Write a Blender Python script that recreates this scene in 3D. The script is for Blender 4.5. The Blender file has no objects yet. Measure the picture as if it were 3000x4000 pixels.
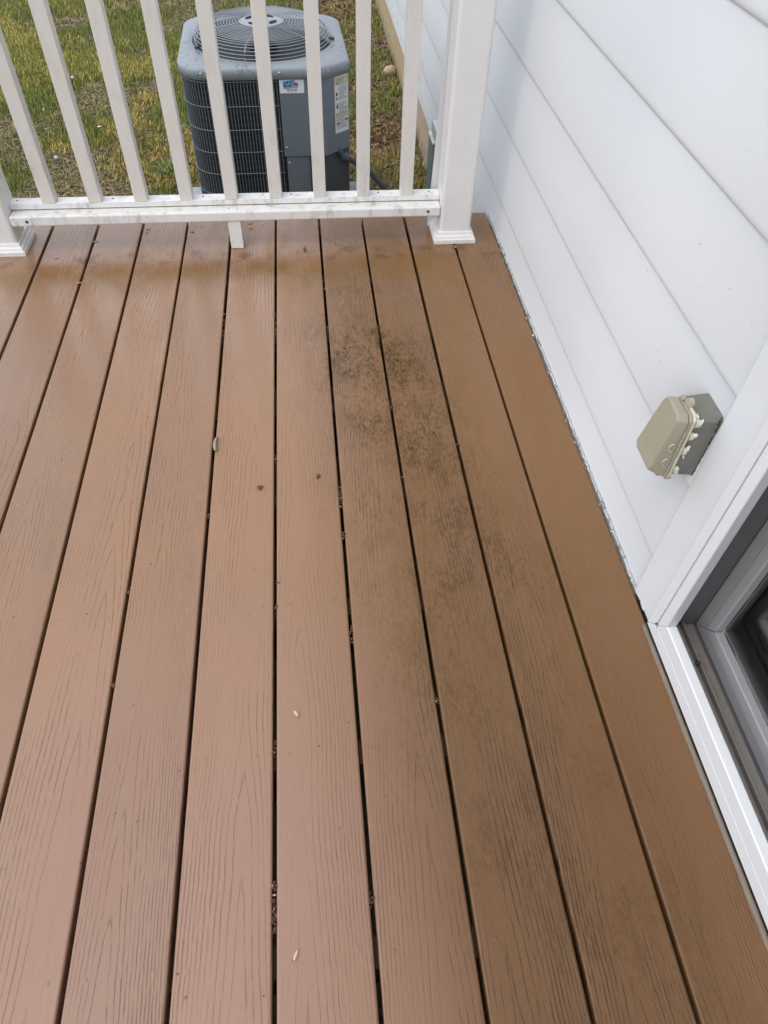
import bpy, bmesh, math, random
import numpy as np
from mathutils import Vector, Matrix

random.seed(7)
rng = np.random.default_rng(11)
S = bpy.context.scene
COL = S.collection
RAD = math.radians

# ------------------------------------------------------------------ camera
cam_d = bpy.data.cameras.new('camera')
cam = bpy.data.objects.new('camera', cam_d)
COL.objects.link(cam)
cam.matrix_world = Matrix(((0.99491, 0.059682, -0.081189, 0.113),
                           (-0.097997, 0.760632, -0.641744, 0.0),
                           (0.023454, 0.646434, 0.762609, 1.1861),
                           (0, 0, 0, 1)))
cam_d.sensor_fit = 'VERTICAL'
cam_d.sensor_height = 24.0
cam_d.lens = 24.0 * 2745.0 / 4000.0
cam_d.clip_start = 0.02
cam_d.clip_end = 1000
S.camera = cam

# ------------------------------------------------------------------ world, sun, exposure
SUN_EL, SUN_ROT = RAD(62), RAD(-120)
W = bpy.data.worlds.new('World')
S.world = W
W.use_nodes = True
wn = W.node_tree
wn.nodes.clear()
sky = wn.nodes.new('ShaderNodeTexSky')
sky.sky_type = 'NISHITA'
sky.sun_disc = False
sky.sun_elevation = SUN_EL
sky.sun_rotation = SUN_ROT
sky.air_density = 1.2
sky.dust_density = 4.0
hsv = wn.nodes.new('ShaderNodeHueSaturation')
hsv.inputs['Saturation'].default_value = 0.9
bg = wn.nodes.new('ShaderNodeBackground')
bg.inputs['Strength'].default_value = 0.15
wo = wn.nodes.new('ShaderNodeOutputWorld')
wn.links.new(sky.outputs[0], hsv.inputs['Color'])
veil = wn.nodes.new('ShaderNodeMix')          # even cloud layer thinning the clear-sky gradient
veil.data_type = 'RGBA'
veil.inputs[0].default_value = 0.62
veil.inputs[7].default_value = (3.42, 3.70, 4.08, 1.0)
wn.links.new(hsv.outputs[0], veil.inputs[6])
wn.links.new(veil.outputs[2], bg.inputs[0])
wn.links.new(bg.outputs[0], wo.inputs[0])

sun_d = bpy.data.lights.new('sun', 'SUN')
sun_d.energy = 0.5
sun_d.angle = RAD(150)
sun_d.color = (1.0, 0.99, 0.97)
sun = bpy.data.objects.new('sun', sun_d)
COL.objects.link(sun)
sd = Vector((math.sin(SUN_ROT) * math.cos(SUN_EL), math.cos(SUN_ROT) * math.cos(SUN_EL), math.sin(SUN_EL)))
sun.rotation_euler = sd.to_track_quat('Z', 'Y').to_euler()

S.view_settings.view_transform = 'Standard'
S.view_settings.look = 'None'
S.view_settings.exposure = 1.02
S.view_settings.gamma = 1.0
S.view_settings.use_curve_mapping = False

# ------------------------------------------------------------------ material helper
class NT:
    def __init__(self, name):
        self.m = bpy.data.materials.new(name)
        self.m.use_nodes = True
        self.t = self.m.node_tree
        self.t.nodes.clear()
        self.out = self.t.nodes.new('ShaderNodeOutputMaterial')

    def n(self, typ, props=None, **ins):
        nd = self.t.nodes.new(typ)
        for k, v in (props or {}).items():
            setattr(nd, k, v)
        for k, v in ins.items():
            key = int(k[1:]) if k[0] == '_' and k[1:].isdigit() else k.replace('_', ' ')
            sk = nd.inputs[key]
            if isinstance(v, bpy.types.NodeSocket):
                self.t.links.new(v, sk)
            else:
                if hasattr(sk, 'default_value') and isinstance(v, (tuple, list)) and len(v) == 3 and len(sk.default_value) == 4:
                    v = (*v, 1.0)
                sk.default_value = v
        return nd

    def math(self, op, a, b=0.0, c=None, clamp=False):
        nd = self.t.nodes.new('ShaderNodeMath')
        nd.operation = op
        nd.use_clamp = clamp
        for i, v in enumerate((a, b) if c is None else (a, b, c)):
            if isinstance(v, bpy.types.NodeSocket):
                self.t.links.new(v, nd.inputs[i])
            else:
                nd.inputs[i].default_value = v
        return nd.outputs[0]

    def mix(self, f, a, b, mode='MIX'):
        nd = self.t.nodes.new('ShaderNodeMix')
        nd.data_type = 'RGBA'
        nd.blend_type = mode
        for idx, v in ((0, f), (6, a), (7, b)):
            if isinstance(v, bpy.types.NodeSocket):
                self.t.links.new(v, nd.inputs[idx])
            else:
                nd.inputs[idx].default_value = (*v, 1.0) if isinstance(v, (tuple, list)) and len(v) == 3 else v
        return nd.outputs[2]

    def ss(self, v, lo, hi, a=0.0, b=1.0):
        nd = self.t.nodes.new('ShaderNodeMapRange')
        nd.interpolation_type = 'SMOOTHSTEP'
        nd.clamp = True
        self.t.links.new(v, nd.inputs[0])
        for i, x in zip((1, 2, 3, 4), (lo, hi, a, b)):
            nd.inputs[i].default_value = x
        return nd.outputs[0]

    def noise(self, vec, scale, detail=3.0, rough=0.55, dist=0.0):
        return self.n('ShaderNodeTexNoise', None, Vector=vec, Scale=scale, Detail=detail, Roughness=rough, Distortion=dist).outputs[0]

    def pos(self):
        return self.n('ShaderNodeNewGeometry').outputs['Position']

    def obj(self):
        return self.n('ShaderNodeTexCoord').outputs['Object']

    def scl(self, vec, s):
        nd = self.t.nodes.new('ShaderNodeMapping')
        nd.inputs['Scale'].default_value = s
        self.t.links.new(vec, nd.inputs['Vector'])
        return nd.outputs[0]

    def bump(self, h, strength=0.3, dist=0.002, normal=None):
        kw = dict(Height=h, Strength=strength, Distance=dist)
        if normal is not None:
            kw['Normal'] = normal
        return self.n('ShaderNodeBump', None, **kw).outputs[0]

    def principled(self, **ins):
        p = self.n('ShaderNodeBsdfPrincipled', None, **ins)
        self.t.links.new(p.outputs[0], self.out.inputs[0])
        return self.m


def painted(name, col, rough=0.5, var=0.06, scale=9.0, bump=0.1, bscale=250.0, metal=0.0, speck=0.0, dirt=0.0, dirtcol=(0.25, 0.24, 0.15)):
    t = NT(name)
    p = t.pos()
    f = t.noise(p, scale, 4.0)
    c = t.mix(f, tuple(x * (1 - var) for x in col), tuple(min(1, x * (1 + var)) for x in col))
    if dirt:
        d = t.ss(t.noise(t.scl(p, (1.0, 1.0, 0.45)), 26.0, 6.0, 0.7), 0.52, 0.75)
        c = t.mix(t.math('MULTIPLY', d, dirt), c, dirtcol)
    if speck:
        s = t.ss(t.noise(p, 210.0, 2.0, 0.6), 0.70, 0.76)
        c = t.mix(t.math('MULTIPLY', s, speck), c, (0.12, 0.10, 0.08))
    r = t.math('ADD', rough - 0.08, t.math('MULTIPLY', t.noise(p, 14.0, 3.0), 0.16))
    b = t.bump(t.noise(p, bscale, 2.0), bump, 0.001)
    return t.principled(Base_Color=c, Roughness=r, Metallic=metal, Normal=b)


# --- deck boards -------------------------------------------------------------
def deck_material():
    t = NT('composite_decking')
    o = t.obj()
    P = t.pos()
    rnd = t.n('ShaderNodeObjectInfo').outputs['Random']
    seed = t.math('MULTIPLY', rnd, 91.0)
    sx = t.n('ShaderNodeSeparateXYZ', None, Vector=o)
    x, y = sx.outputs[0], sx.outputs[1]
    wx = t.n('ShaderNodeSeparateXYZ', None, Vector=P)
    X, Y = wx.outputs[0], wx.outputs[1]
    yv = t.n('ShaderNodeCombineXYZ', None, X=t.math('MULTIPLY', x, 2.0), Y=y, Z=seed).outputs[0]
    wob = t.math('SUBTRACT', t.noise(yv, 5.0, 3.0, 0.5), 0.5)
    u = t.math('ADD', x, t.math('ADD', t.math('MULTIPLY', wob, 0.006), t.math('MULTIPLY', t.math('SUBTRACT', t.noise(yv, 45.0, 2.0, 0.6), 0.5), 0.0022)))
    cen = t.math('MULTIPLY', t.math('SUBTRACT', t.math('FRACT', t.math('MULTIPLY', rnd, 17.3)), 0.5), 0.07)
    uc = t.math('SUBTRACT', u, cen)
    hv = t.n('ShaderNodeCombineXYZ', None, X=0.0, Y=y, Z=t.math('ADD', seed, 31.0)).outputs[0]
    flip = t.math('MULTIPLY', t.math('SUBTRACT', t.math('FRACT', t.math('MULTIPLY', rnd, 5.31)), 0.5), 3.4)
    slope = t.math('MULTIPLY', t.math('ABSOLUTE', t.math('SUBTRACT', y, flip)), t.math('ADD', 0.005, t.math('MULTIPLY', t.math('FRACT', t.math('MULTIPLY', rnd, 3.77)), 0.012)))
    au = t.math('ABSOLUTE', uc)
    d = t.math('ADD', t.math('ADD', t.math('POWER', au, 1.4), slope), t.math('MULTIPLY', t.noise(hv, 1.5, 3.0, 0.5), 0.018))
    warp = t.noise(t.n('ShaderNodeCombineXYZ', None, X=t.math('MULTIPLY', x, 25.0), Y=t.math('MULTIPLY', y, 4.0), Z=seed).outputs[0], 1.0, 2.0)
    ph = t.math('FRACT', t.math('ADD', t.math('MULTIPLY', d, t.math('ADD', 230.0, t.math('MULTIPLY', t.math('FRACT', t.math('MULTIPLY', rnd, 23.1)), 190.0))), t.math('MULTIPLY', warp, 0.9)))
    off = t.math('ABSOLUTE', t.math('SUBTRACT', ph, 0.5))
    grad = t.math('MAXIMUM', t.math('MULTIPLY', t.math('POWER', au, 0.4), 1.4), 0.16)
    wm = t.math('DIVIDE', off, t.math('MULTIPLY', grad, 345.0))
    line = t.ss(wm, 0.0016, 0.0004)
    sv = t.n('ShaderNodeCombineXYZ', None, X=t.math('MULTIPLY', x, 420.0), Y=t.math('MULTIPLY', y, 26.0), Z=seed).outputs[0]
    streak = t.noise(sv, 1.0, 4.0, 0.65)
    brk = t.ss(streak, 0.40, 0.58)
    lv = t.n('ShaderNodeCombineXYZ', None, X=t.math('MULTIPLY', x, 12.0), Y=t.math('MULTIPLY', y, 2.2), Z=t.math('ADD', seed, 7.0)).outputs[0]
    lowf = t.ss(t.noise(lv, 1.0, 2.0), 0.36, 0.64, 0.12, 1.0)
    grain = t.math('MULTIPLY', t.math('MULTIPLY', line, brk), lowf)
    fine = t.ss(t.noise(t.n('ShaderNodeCombineXYZ', None, X=t.math('MULTIPLY', x, 800.0), Y=t.math('MULTIPLY', y, 9.0), Z=seed).outputs[0], 1.0, 3.0, 0.6), 0.50, 0.75)
    # colour: pinkish tan, browner towards the house
    big = t.noise(P, 2.3, 4.0, 0.55)
    c = t.mix(t.ss(big, 0.35, 0.65), (0.312, 0.168, 0.086), (0.286, 0.160, 0.088))
    c = t.mix(t.math('MULTIPLY', t.ss(Y, 0.95, 0.25), 0.75), c, (0.308, 0.178, 0.122))  # near end pinker: sheen of the sky put into the base colour
    tint = t.math('ADD', t.math('MULTIPLY', t.math('FRACT', t.math('MULTIPLY', rnd, 7.7)), 0.20), 0.90)
    tc = t.n('ShaderNodeCombineColor', None, Red=tint, Green=tint, Blue=tint).outputs[0]
    c = t.mix(1.0, c, tc, 'MULTIPLY')
    # worn, mildewed strip where people walk (boards beside the house)
    n1 = t.noise(P, 1.7, 3.0)
    xw = t.math('ADD', X, t.math('MULTIPLY', t.math('SUBTRACT', n1, 0.5), 0.22))
    path = t.math('ADD', 0.34, t.math('MULTIPLY', t.math('SUBTRACT', Y, 1.0), -0.14))
    dx = t.math('ABSOLUTE', t.math('SUBTRACT', xw, path))
    worn = t.ss(dx, 0.30, 0.04)
    worn = t.math('MULTIPLY', worn, t.ss(Y, 2.1, 1.85))
    core = t.math('MULTIPLY', t.ss(dx, 0.19, 0.04), t.ss(Y, 1.95, 1.70))
    right = t.ss(t.math('ADD', X, t.math('MULTIPLY', t.math('SUBTRACT', n1, 0.5), 0.14)), 0.0, 0.34)
    c = t.mix(t.math('MULTIPLY', right, 0.85), c, t.mix(t.ss(Y, 0.2, 1.5), (0.162, 0.080, 0.028), (0.208, 0.108, 0.041)))  # browner towards the house, darkest at the near end
    # amber band by the railing: the rail's reflection painted into the colour
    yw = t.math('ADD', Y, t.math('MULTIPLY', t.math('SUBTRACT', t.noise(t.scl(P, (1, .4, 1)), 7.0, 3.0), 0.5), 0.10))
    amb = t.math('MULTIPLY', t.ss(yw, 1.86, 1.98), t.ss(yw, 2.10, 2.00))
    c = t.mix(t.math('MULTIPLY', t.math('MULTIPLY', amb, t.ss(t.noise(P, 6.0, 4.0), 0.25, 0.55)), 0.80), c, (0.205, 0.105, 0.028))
    # grain
    gd = t.math('MULTIPLY', t.math('ADD', t.math('MULTIPLY', grain, t.math('ADD', 0.20, t.math('MULTIPLY', t.math('FRACT', t.math('MULTIPLY', rnd, 11.9)), 0.26))), t.math('MULTIPLY', fine, 0.14)), 1.0)
    c = t.mix(gd, c, (0.075, 0.046, 0.032))
    # mildew: a thin dark film, densest in the grain, blotched
    film = t.noise(t.scl(P, (1.0, 0.42, 1.0)), 20.0, 10.0, 0.74, 0.4)
    pit = t.noise(t.scl(P, (1.0, 0.30, 1.0)), 210.0, 5.0, 0.75)
    scr = t.noise(t.scl(P, (1.0, 0.8, 1.0)), 75.0, 8.0, 0.8, 0.8)
    mk = t.math('ADD', t.math('ADD', t.math('MULTIPLY', film, 0.34), t.math('MULTIPLY', pit, 0.38)), t.math('MULTIPLY', scr, 0.28))
    m_core = t.math('MULTIPLY', t.ss(mk, 0.44, 0.58), core)
    m_worn = t.math('MULTIPLY', t.ss(mk, 0.455, 0.59), worn)
    patch = t.ss(t.noise(P, 5.5, 4.0, 0.6), 0.40, 0.60)
    m_worn = t.math('MULTIPLY', m_worn, t.ss(Y, 0.25, 0.95, 0.70, 1.0))
    heavy = t.math('MULTIPLY', t.ss(Y, 0.95, 1.35), t.ss(Y, 1.80, 1.60))
    m = t.math('ADD', t.math('MULTIPLY', t.math('MULTIPLY', m_core, heavy), 0.50), t.math('MULTIPLY', t.math('MULTIPLY', m_worn, t.math('ADD', 0.35, t.math('MULTIPLY', patch, 0.65))), 0.56), clamp=True)
    m = t.math('ADD', m, t.math('MULTIPLY', worn, 0.05), clamp=True)
    gm = t.math('MULTIPLY', t.math('MULTIPLY', t.ss(yw, 2.03, 2.08), t.ss(yw, 2.16, 2.10)), t.ss(t.noise(P, 13.0, 5.0, 0.65), 0.48, 0.68))
    m = t.math('ADD', m, t.math('MULTIPLY', gm, 0.6), clamp=True)
    c = t.mix(m, c, (0.052, 0.030, 0.010))
    # crevices of the grain hold dirt in the worn strip
    c = t.mix(t.math('MULTIPLY', t.math('MULTIPLY', t.math('MAXIMUM', grain, t.math('MULTIPLY', fine, 0.7)), worn), 0.75), c, (0.045, 0.030, 0.018))
    speck = t.ss(t.noise(P, 330.0, 1.0, 0.5), 0.745, 0.77)
    c = t.mix(t.math('MULTIPLY', speck, 0.75), c, (0.06, 0.035, 0.02))
    # damp film: smoother in patches
    wet = t.ss(t.noise(t.scl(P, (2.6, 0.8, 1)), 3.2, 4.0, 0.6), 0.36, 0.66)
    wet = t.math('MULTIPLY', wet, t.ss(Y, 0.9, 1.9, 0.35, 1.0))
    wetl = t.math('MULTIPLY', t.math('MULTIPLY', t.ss(X, 0.34, 0.10), t.ss(Y, 0.95, 1.55)), t.ss(t.noise(t.scl(P, (2.2, 0.5, 1)), 4.0, 4.0, 0.6), 0.30, 0.55))
    wet = t.math('MAXIMUM', wet, wetl)
    r = t.math('SUBTRACT', 0.47, t.math('MULTIPLY', wet, 0.31))
    r = t.math('ADD', r, t.math('MULTIPLY', m, 0.12))
    hgt = t.math('SUBTRACT', t.math('MULTIPLY', streak, 0.20), t.math('MULTIPLY', grain, 1.0))
    b1 = t.bump(hgt, 0.55, 0.0011)
    rip = t.noise(t.scl(P, (1, 0.55, 1)), 38.0, 4.0, 0.65)
    b2 = t.bump(rip, 0.13, 0.004, b1)
    spec = t.math('SUBTRACT', t.math('SUBTRACT', t.math('ADD', 0.66, t.math('MULTIPLY', wet, 0.18)), t.math('MULTIPLY', right, 0.30)), t.math('MULTIPLY', m, 0.30), clamp=True)
    return t.principled(Base_Color=c, Roughness=r, Normal=b2, **{'Specular_IOR_Level': spec})


def siding_material():
    t = NT('white_siding')
    o = t.pos()
    g = t.noise(t.scl(o, (1.0, 0.18, 1.0)), 150.0, 4.0, 0.6)
    big = t.noise(t.scl(o, (1, 0.5, 1)), 2.2, 4.0)
    c = t.mix(big, (0.715, 0.745, 0.775), (0.755, 0.78, 0.805))
    sp = t.ss(t.noise(o, 150.0, 1.0, 0.5), 0.785, 0.80)
    c = t.mix(t.math('MULTIPLY', sp, 0.6), c, (0.16, 0.14, 0.12))
    # grime low down on the stretch past the deck
    sx = t.n('ShaderNodeSeparateXYZ', None, Vector=o)
    low = t.math('MULTIPLY', t.ss(sx.outputs[2], 0.12, -0.22), t.ss(sx.outputs[1], 2.3, 2.5))
    d = t.math('MULTIPLY', low, t.ss(t.noise(o, 24.0, 6.0, 0.7), 0.48, 0.72))
    c = t.mix(t.math('MULTIPLY', d, 0.5), c, (0.30, 0.28, 0.22))
    # patchy grey along the butt edge of each course
    f = t.math('FRACT', t.math('ADD', t.math('MULTIPLY', sx.outputs[2], 5.0), 0.5))
    lipd = t.math('MULTIPLY', t.ss(f, 0.045, 0.0), t.ss(t.noise(o, 9.0, 4.0), 0.40, 0.65))
    c = t.mix(t.math('MULTIPLY', lipd, 0.35), c, (0.45, 0.44, 0.41))
    b = t.bump(g, 0.10, 0.0012)
    b = t.bump(t.noise(t.scl(o, (1, 0.4, 1)), 6.0, 2.0), 0.10, 0.01, b)
    return t.principled(Base_Color=c, Roughness=0.48, Normal=b)


def rail_material(name, tone, dirt):
    t = NT(name)
    P = t.pos()
    c = t.mix(t.noise(P, 6.0, 4.0), tuple(a * 0.95 for a in tone), tuple(min(1, a * 1.04) for a in tone))
    sx = t.n('ShaderNodeSeparateXYZ', None, Vector=P)
    low = t.ss(sx.outputs[2], 0.40, 0.03, 0.35, 1.0)
    d1 = t.ss(t.noise(t.scl(P, (1, 1, 0.35)), 30.0, 7.0, 0.72), 0.47, 0.76)
    c = t.mix(t.math('MULTIPLY', t.math('MULTIPLY', d1, low), dirt), c, (0.30, 0.27, 0.17))
    s = t.ss(t.noise(t.scl(P, (1, 1, 0.5)), 190.0, 3.0, 0.65), 0.66, 0.74)
    c = t.mix(t.math('MULTIPLY', t.math('MULTIPLY', s, low), 0.5), c, (0.20, 0.17, 0.12))
    b = t.bump(t.noise(P, 180.0, 3.0), 0.08, 0.001)
    return t.principled(Base_Color=c, Roughness=0.42, Normal=b)


def moss_line_material():
    t = NT('damp_moss_stain')
    c = t.mix(t.noise(t.pos(), 45.0, 5.0), (0.10, 0.085, 0.012), (0.22, 0.20, 0.12))
    return t.principled(Base_Color=c, Roughness=0.9)


def lawn_material():
    t = NT('lawn_soil')
    P = t.pos()
    a = t.noise(P, 1.3, 6.0, 0.65)
    b = t.noise(P, 32.0, 6.0, 0.75)
    c = t.mix(t.ss(a, 0.38, 0.62), (0.085, 0.105, 0.028), (0.165, 0.130, 0.062))
    c = t.mix(t.ss(b, 0.40, 0.68), c, (0.060, 0.045, 0.026))
    n = t.bump(b, 0.8, 0.02)
    return t.principled(Base_Color=c, Roughness=0.95, Normal=n)


def attr_material(name, rough=0.7, trans=0.0):
    t = NT(name)
    a = t.n('ShaderNodeAttribute', {'attribute_name': 'tone'}).outputs[0]
    return t.principled(Base_Color=a, Roughness=rough)


def foundation_material():
    t = NT('tan_parged_concrete')
    P = t.pos()
    c = t.mix(t.noise(P, 7.0, 7.0, 0.7), (0.33, 0.235, 0.12), (0.52, 0.40, 0.25))
    sx = t.n('ShaderNodeSeparateXYZ', None, Vector=P)
    c = t.mix(t.math('MULTIPLY', t.ss(sx.outputs[1], 5.2, 3.6), 0.75), c, t.mix(t.noise(P, 20.0, 6.0, 0.7), (0.36, 0.29, 0.22), (0.55, 0.46, 0.36)))
    d = t.math('MULTIPLY', t.ss(sx.outputs[2], -0.36, -0.50), t.ss(t.noise(P, 18.0, 5.0), 0.36, 0.62))
    c = t.mix(d, c, (0.10, 0.075, 0.045))
    return t.principled(Base_Color=c, Roughness=0.9, Normal=t.bump(t.noise(P, 60.0, 6.0, 0.7), 0.5, 0.004))


def ac_paint(name, col, drops=0.0):
    t = NT(name)
    P = t.pos()
    c = t.mix(t.noise(P, 12.0, 4.0), tuple(a * 0.94 for a in col), tuple(a * 1.06 for a in col))
    r = 0.42
    b = t.bump(t.noise(P, 350.0, 2.0), 0.10, 0.0006)
    if drops:
        w = t.ss(t.noise(P, 46.0, 4.0, 0.6, 0.6), 0.55, 0.62)
        big = t.ss(t.noise(P, 5.0, 3.0), 0.40, 0.58)
        w = t.math('MULTIPLY', w, big)
        r = t.math('SUBTRACT', 0.44, t.math('MULTIPLY', w, 0.38))
        b = t.bump(w, 0.9, 0.003, b)
    return t.principled(Base_Color=c, Roughness=r, Normal=b)


def coil_material():
    t = NT('dark_coil_fins')
    o = t.obj()
    sx = t.n('ShaderNodeSeparateXYZ', None, Vector=o)
    f = t.math('FRACT', t.math('MULTIPLY', sx.outputs[2], 320.0))
    row = t.ss(t.math('ABSOLUTE', t.math('SUBTRACT', t.math('FRACT', t.math('MULTIPLY', sx.outputs[2], 42.0)), 0.5)), 0.1, 0.3)
    c = t.mix(t.math('MULTIPLY', row, t.noise(o, 30.0, 4.0)), (0.016, 0.018, 0.019), (0.040, 0.044, 0.044))
    return t.principled(Base_Color=c, Roughness=0.6, Metallic=0.3, Normal=t.bump(f, 0.5, 0.001))


def caulk_material():
    t = NT('old_caulk')
    P = t.pos()
    c = t.mix(t.noise(P, 40.0, 5.0), (0.38, 0.37, 0.34), (0.60, 0.60, 0.58))
    d = t.ss(t.noise(t.scl(P, (1, 0.6, 1)), 55.0, 5.0, 0.7), 0.52, 0.62)
    c = t.mix(t.math('MULTIPLY', d, 0.85), c, (0.14, 0.13, 0.11))
    return t.principled(Base_Color=c, Roughness=0.7, Normal=t.bump(t.noise(P, 90.0, 4.0), 0.7, 0.003))


def plastic_cover():
    t = NT('yellowed_clear_plastic')
    P = t.pos()
    c = t.mix(t.noise(P, 25.0, 4.0), (0.55, 0.52, 0.40), (0.64, 0.60, 0.47))
    sc = t.ss(t.noise(t.scl(P, (1, 1, 0.25)), 160.0, 3.0, 0.6), 0.66, 0.72)
    c = t.mix(t.math('MULTIPLY', sc, 0.25), c, (0.78, 0.74, 0.62))
    return t.principled(Base_Color=c, Roughness=0.42, Transmission_Weight=0.42, IOR=1.35, Normal=t.bump(t.noise(P, 70.0, 3.0), 0.08, 0.002))


M = {}
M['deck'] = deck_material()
M['siding'] = siding_material()
M['rail'] = rail_material('white_vinyl_rail', (0.78, 0.775, 0.76), 0.85)
M['baluster'] = rail_material('white_baluster', (0.70, 0.675, 0.635), 0.55)
M['post'] = rail_material('white_post_sleeve', (0.76, 0.75, 0.74), 0.14)
M['moss_line'] = moss_line_material()
M['trim'] = painted('white_door_trim', (0.76, 0.775, 0.79), 0.4, 0.03, speck=0.1)
M['casing'] = painted('white_casing', (0.735, 0.762, 0.79), 0.45, 0.03, speck=0.2)
M['sash'] = painted('sash_shade_grey', (0.30, 0.30, 0.305), 0.5, 0.05)  # white sash, jamb and sill: dimness of the recess put into these greys
M['jamb'] = painted('jamb_shade_grey', (0.105, 0.100, 0.105), 0.6, 0.12)
M['sill'] = painted('dusty_sill_shade_grey', (0.20, 0.187, 0.172), 0.65, 0.10, 30.0, dirt=0.6, dirtcol=(0.12, 0.10, 0.085))
M['sill_grime'] = painted('brownish_grey_sealant', (0.20, 0.165, 0.13), 0.7, 0.25, 30.0, dirt=0.5)
M['rubber_groove_shade'] = painted('black_rubber_groove_shade', (0.016, 0.022, 0.026), 0.55, 0.1)
M['lawn'] = lawn_material()
M['found'] = foundation_material()
M['grass'] = attr_material('grass_blades', 0.55)
M['litter'] = attr_material('dry_litter', 0.85)
M['joist'] = painted('dark_joist_wood', (0.10, 0.065, 0.04), 0.9, 0.3, 20.0)
M['ac_lid'] = ac_paint('grey_lid_paint', (0.270, 0.305, 0.335), 1.0)
M['ac_panel'] = ac_paint('grey_panel_paint', (0.145, 0.168, 0.195))
M['ac_dark'] = ac_paint('dark_grey_paint', (0.060, 0.070, 0.080))
M['coil'] = coil_material()
M['wire'] = painted('grey_coated_wire', (0.16, 0.19, 0.215), 0.4, 0.08)
M['ring'] = painted('pale_grey_wire', (0.30, 0.33, 0.36), 0.35, 0.05)
M['black'] = painted('matte_black_inside', (0.006, 0.007, 0.009), 0.8, 0.2)
M['alu'] = painted('bright_aluminium', (0.72, 0.74, 0.76), 0.28, 0.05, metal=0.75)
M['blade'] = painted('dark_fan_blade', (0.010, 0.012, 0.016), 0.4, 0.1)
M['screw'] = painted('zinc_screw', (0.55, 0.56, 0.57), 0.3, 0.1, metal=0.8)
M['pad'] = painted('grey_plastic_pad', (0.36, 0.38, 0.40), 0.7, 0.12, 20.0)
M['conduit'] = painted('dark_grey_conduit', (0.055, 0.070, 0.088), 0.5, 0.1)
M['label'] = painted('white_sticker', (0.72, 0.745, 0.76), 0.4, 0.02)
M['label_aged'] = painted('aged_label', (0.66, 0.665, 0.645), 0.5, 0.05)
M['print'] = painted('grey_print', (0.22, 0.24, 0.25), 0.6, 0.05)
M['print_black'] = painted('black_print', (0.025, 0.027, 0.03), 0.6, 0.05)
M['print_yellow'] = painted('pale_yellow_print', (0.58, 0.52, 0.34), 0.6, 0.05)
M['logo_navy'] = painted('navy_print', (0.008, 0.05, 0.12), 0.45, 0.02)
M['logo_blue'] = painted('sky_blue_print', (0.10, 0.40, 0.72), 0.45, 0.02)
M['logo_red'] = painted('red_print', (0.42, 0.045, 0.06), 0.45, 0.02)
M['logo_grey'] = painted('grey_logo_print', (0.36, 0.42, 0.46), 0.45, 0.02)
M['ubox'] = painted('blue_grey_box_paint', (0.175, 0.225, 0.245), 0.55, 0.12, 25.0, dirt=0.5)
M['ubox_light'] = painted('pale_grey_box_lid', (0.46, 0.50, 0.51), 0.5, 0.06)
M['caulk'] = caulk_material()
M['cover'] = plastic_cover()
M['cover_edge'] = painted('pale_cream_plastic', (0.62, 0.59, 0.47), 0.3, 0.08, 60.0)
M['cover_base'] = painted('smoky_grey_plastic', (0.17, 0.168, 0.145), 0.38, 0.25, 18.0, dirt=0.6, dirtcol=(0.05, 0.06, 0.06))
M['clear'] = painted('pale_clear_tab', (0.80, 0.80, 0.78), 0.2, 0.04)
M['husk'] = painted('brown_husk', (0.15, 0.055, 0.020), 0.7, 0.5, 130.0)
M['crumb_dark'] = painted('dark_crumbs', (0.060, 0.035, 0.020), 0.8, 0.5, 130.0)
M['pale_seed'] = painted('pale_seed_husk', (0.54, 0.44, 0.31), 0.5, 0.12, 120.0)
M['tan_seed'] = painted('tan_seed', (0.46, 0.34, 0.20), 0.6, 0.2, 120.0)
M['twig'] = painted('grey_twig_bark', (0.30, 0.29, 0.24), 0.8, 0.4, 90.0)
M['leaf_dry'] = painted('dry_leaf', (0.22, 0.125, 0.045), 0.7, 0.35, 60.0)
M['stone'] = painted('tan_stone', (0.46, 0.37, 0.27), 0.85, 0.2, 25.0, bump=0.5, bscale=60)
M['pebble'] = painted('pale_pebble', (0.52, 0.50, 0.45), 0.8, 0.15, 40.0)
M['petal'] = painted('white_petal', (0.75, 0.76, 0.70), 0.6, 0.05)
M['hole'] = painted('dark_screw_hole', (0.05, 0.055, 0.06), 0.5, 0.1)
M['water'] = None
t = NT('water_drop')
fr_ = t.n('ShaderNodeFresnel', None, IOR=1.33)
gl_ = t.n('ShaderNodeBsdfGlossy', None, Roughness=0.04)
tr_ = t.n('ShaderNodeBsdfTransparent', None, Color=(0.97, 0.96, 0.95))
bk_ = t.n('ShaderNodeNewGeometry').outputs['Backfacing']
mx_ = t.n('ShaderNodeMixShader', None, _0=t.math('MULTIPLY', fr_.outputs[0], t.math('SUBTRACT', 1.0, bk_)), _1=tr_.outputs[0], _2=gl_.outputs[0])
t.t.links.new(mx_.outputs[0], t.out.inputs[0])
M['water'] = t.m
t = NT('window_glass')
M['glass'] = t.principled(Base_Color=(0.92, 0.95, 0.94), Roughness=0.02, Transmission_Weight=1.0, IOR=1.45)
M['room'] = painted('dark_room', (0.020, 0.014, 0.013), 0.9, 0.4, 4.0)
M['plug'] = None
t = NT('deck_plug')
M['plug'] = t.principled(Base_Color=t.mix(t.noise(t.pos(), 20.0), (0.29, 0.18, 0.125), (0.33, 0.21, 0.15)), Roughness=0.5)

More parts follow.
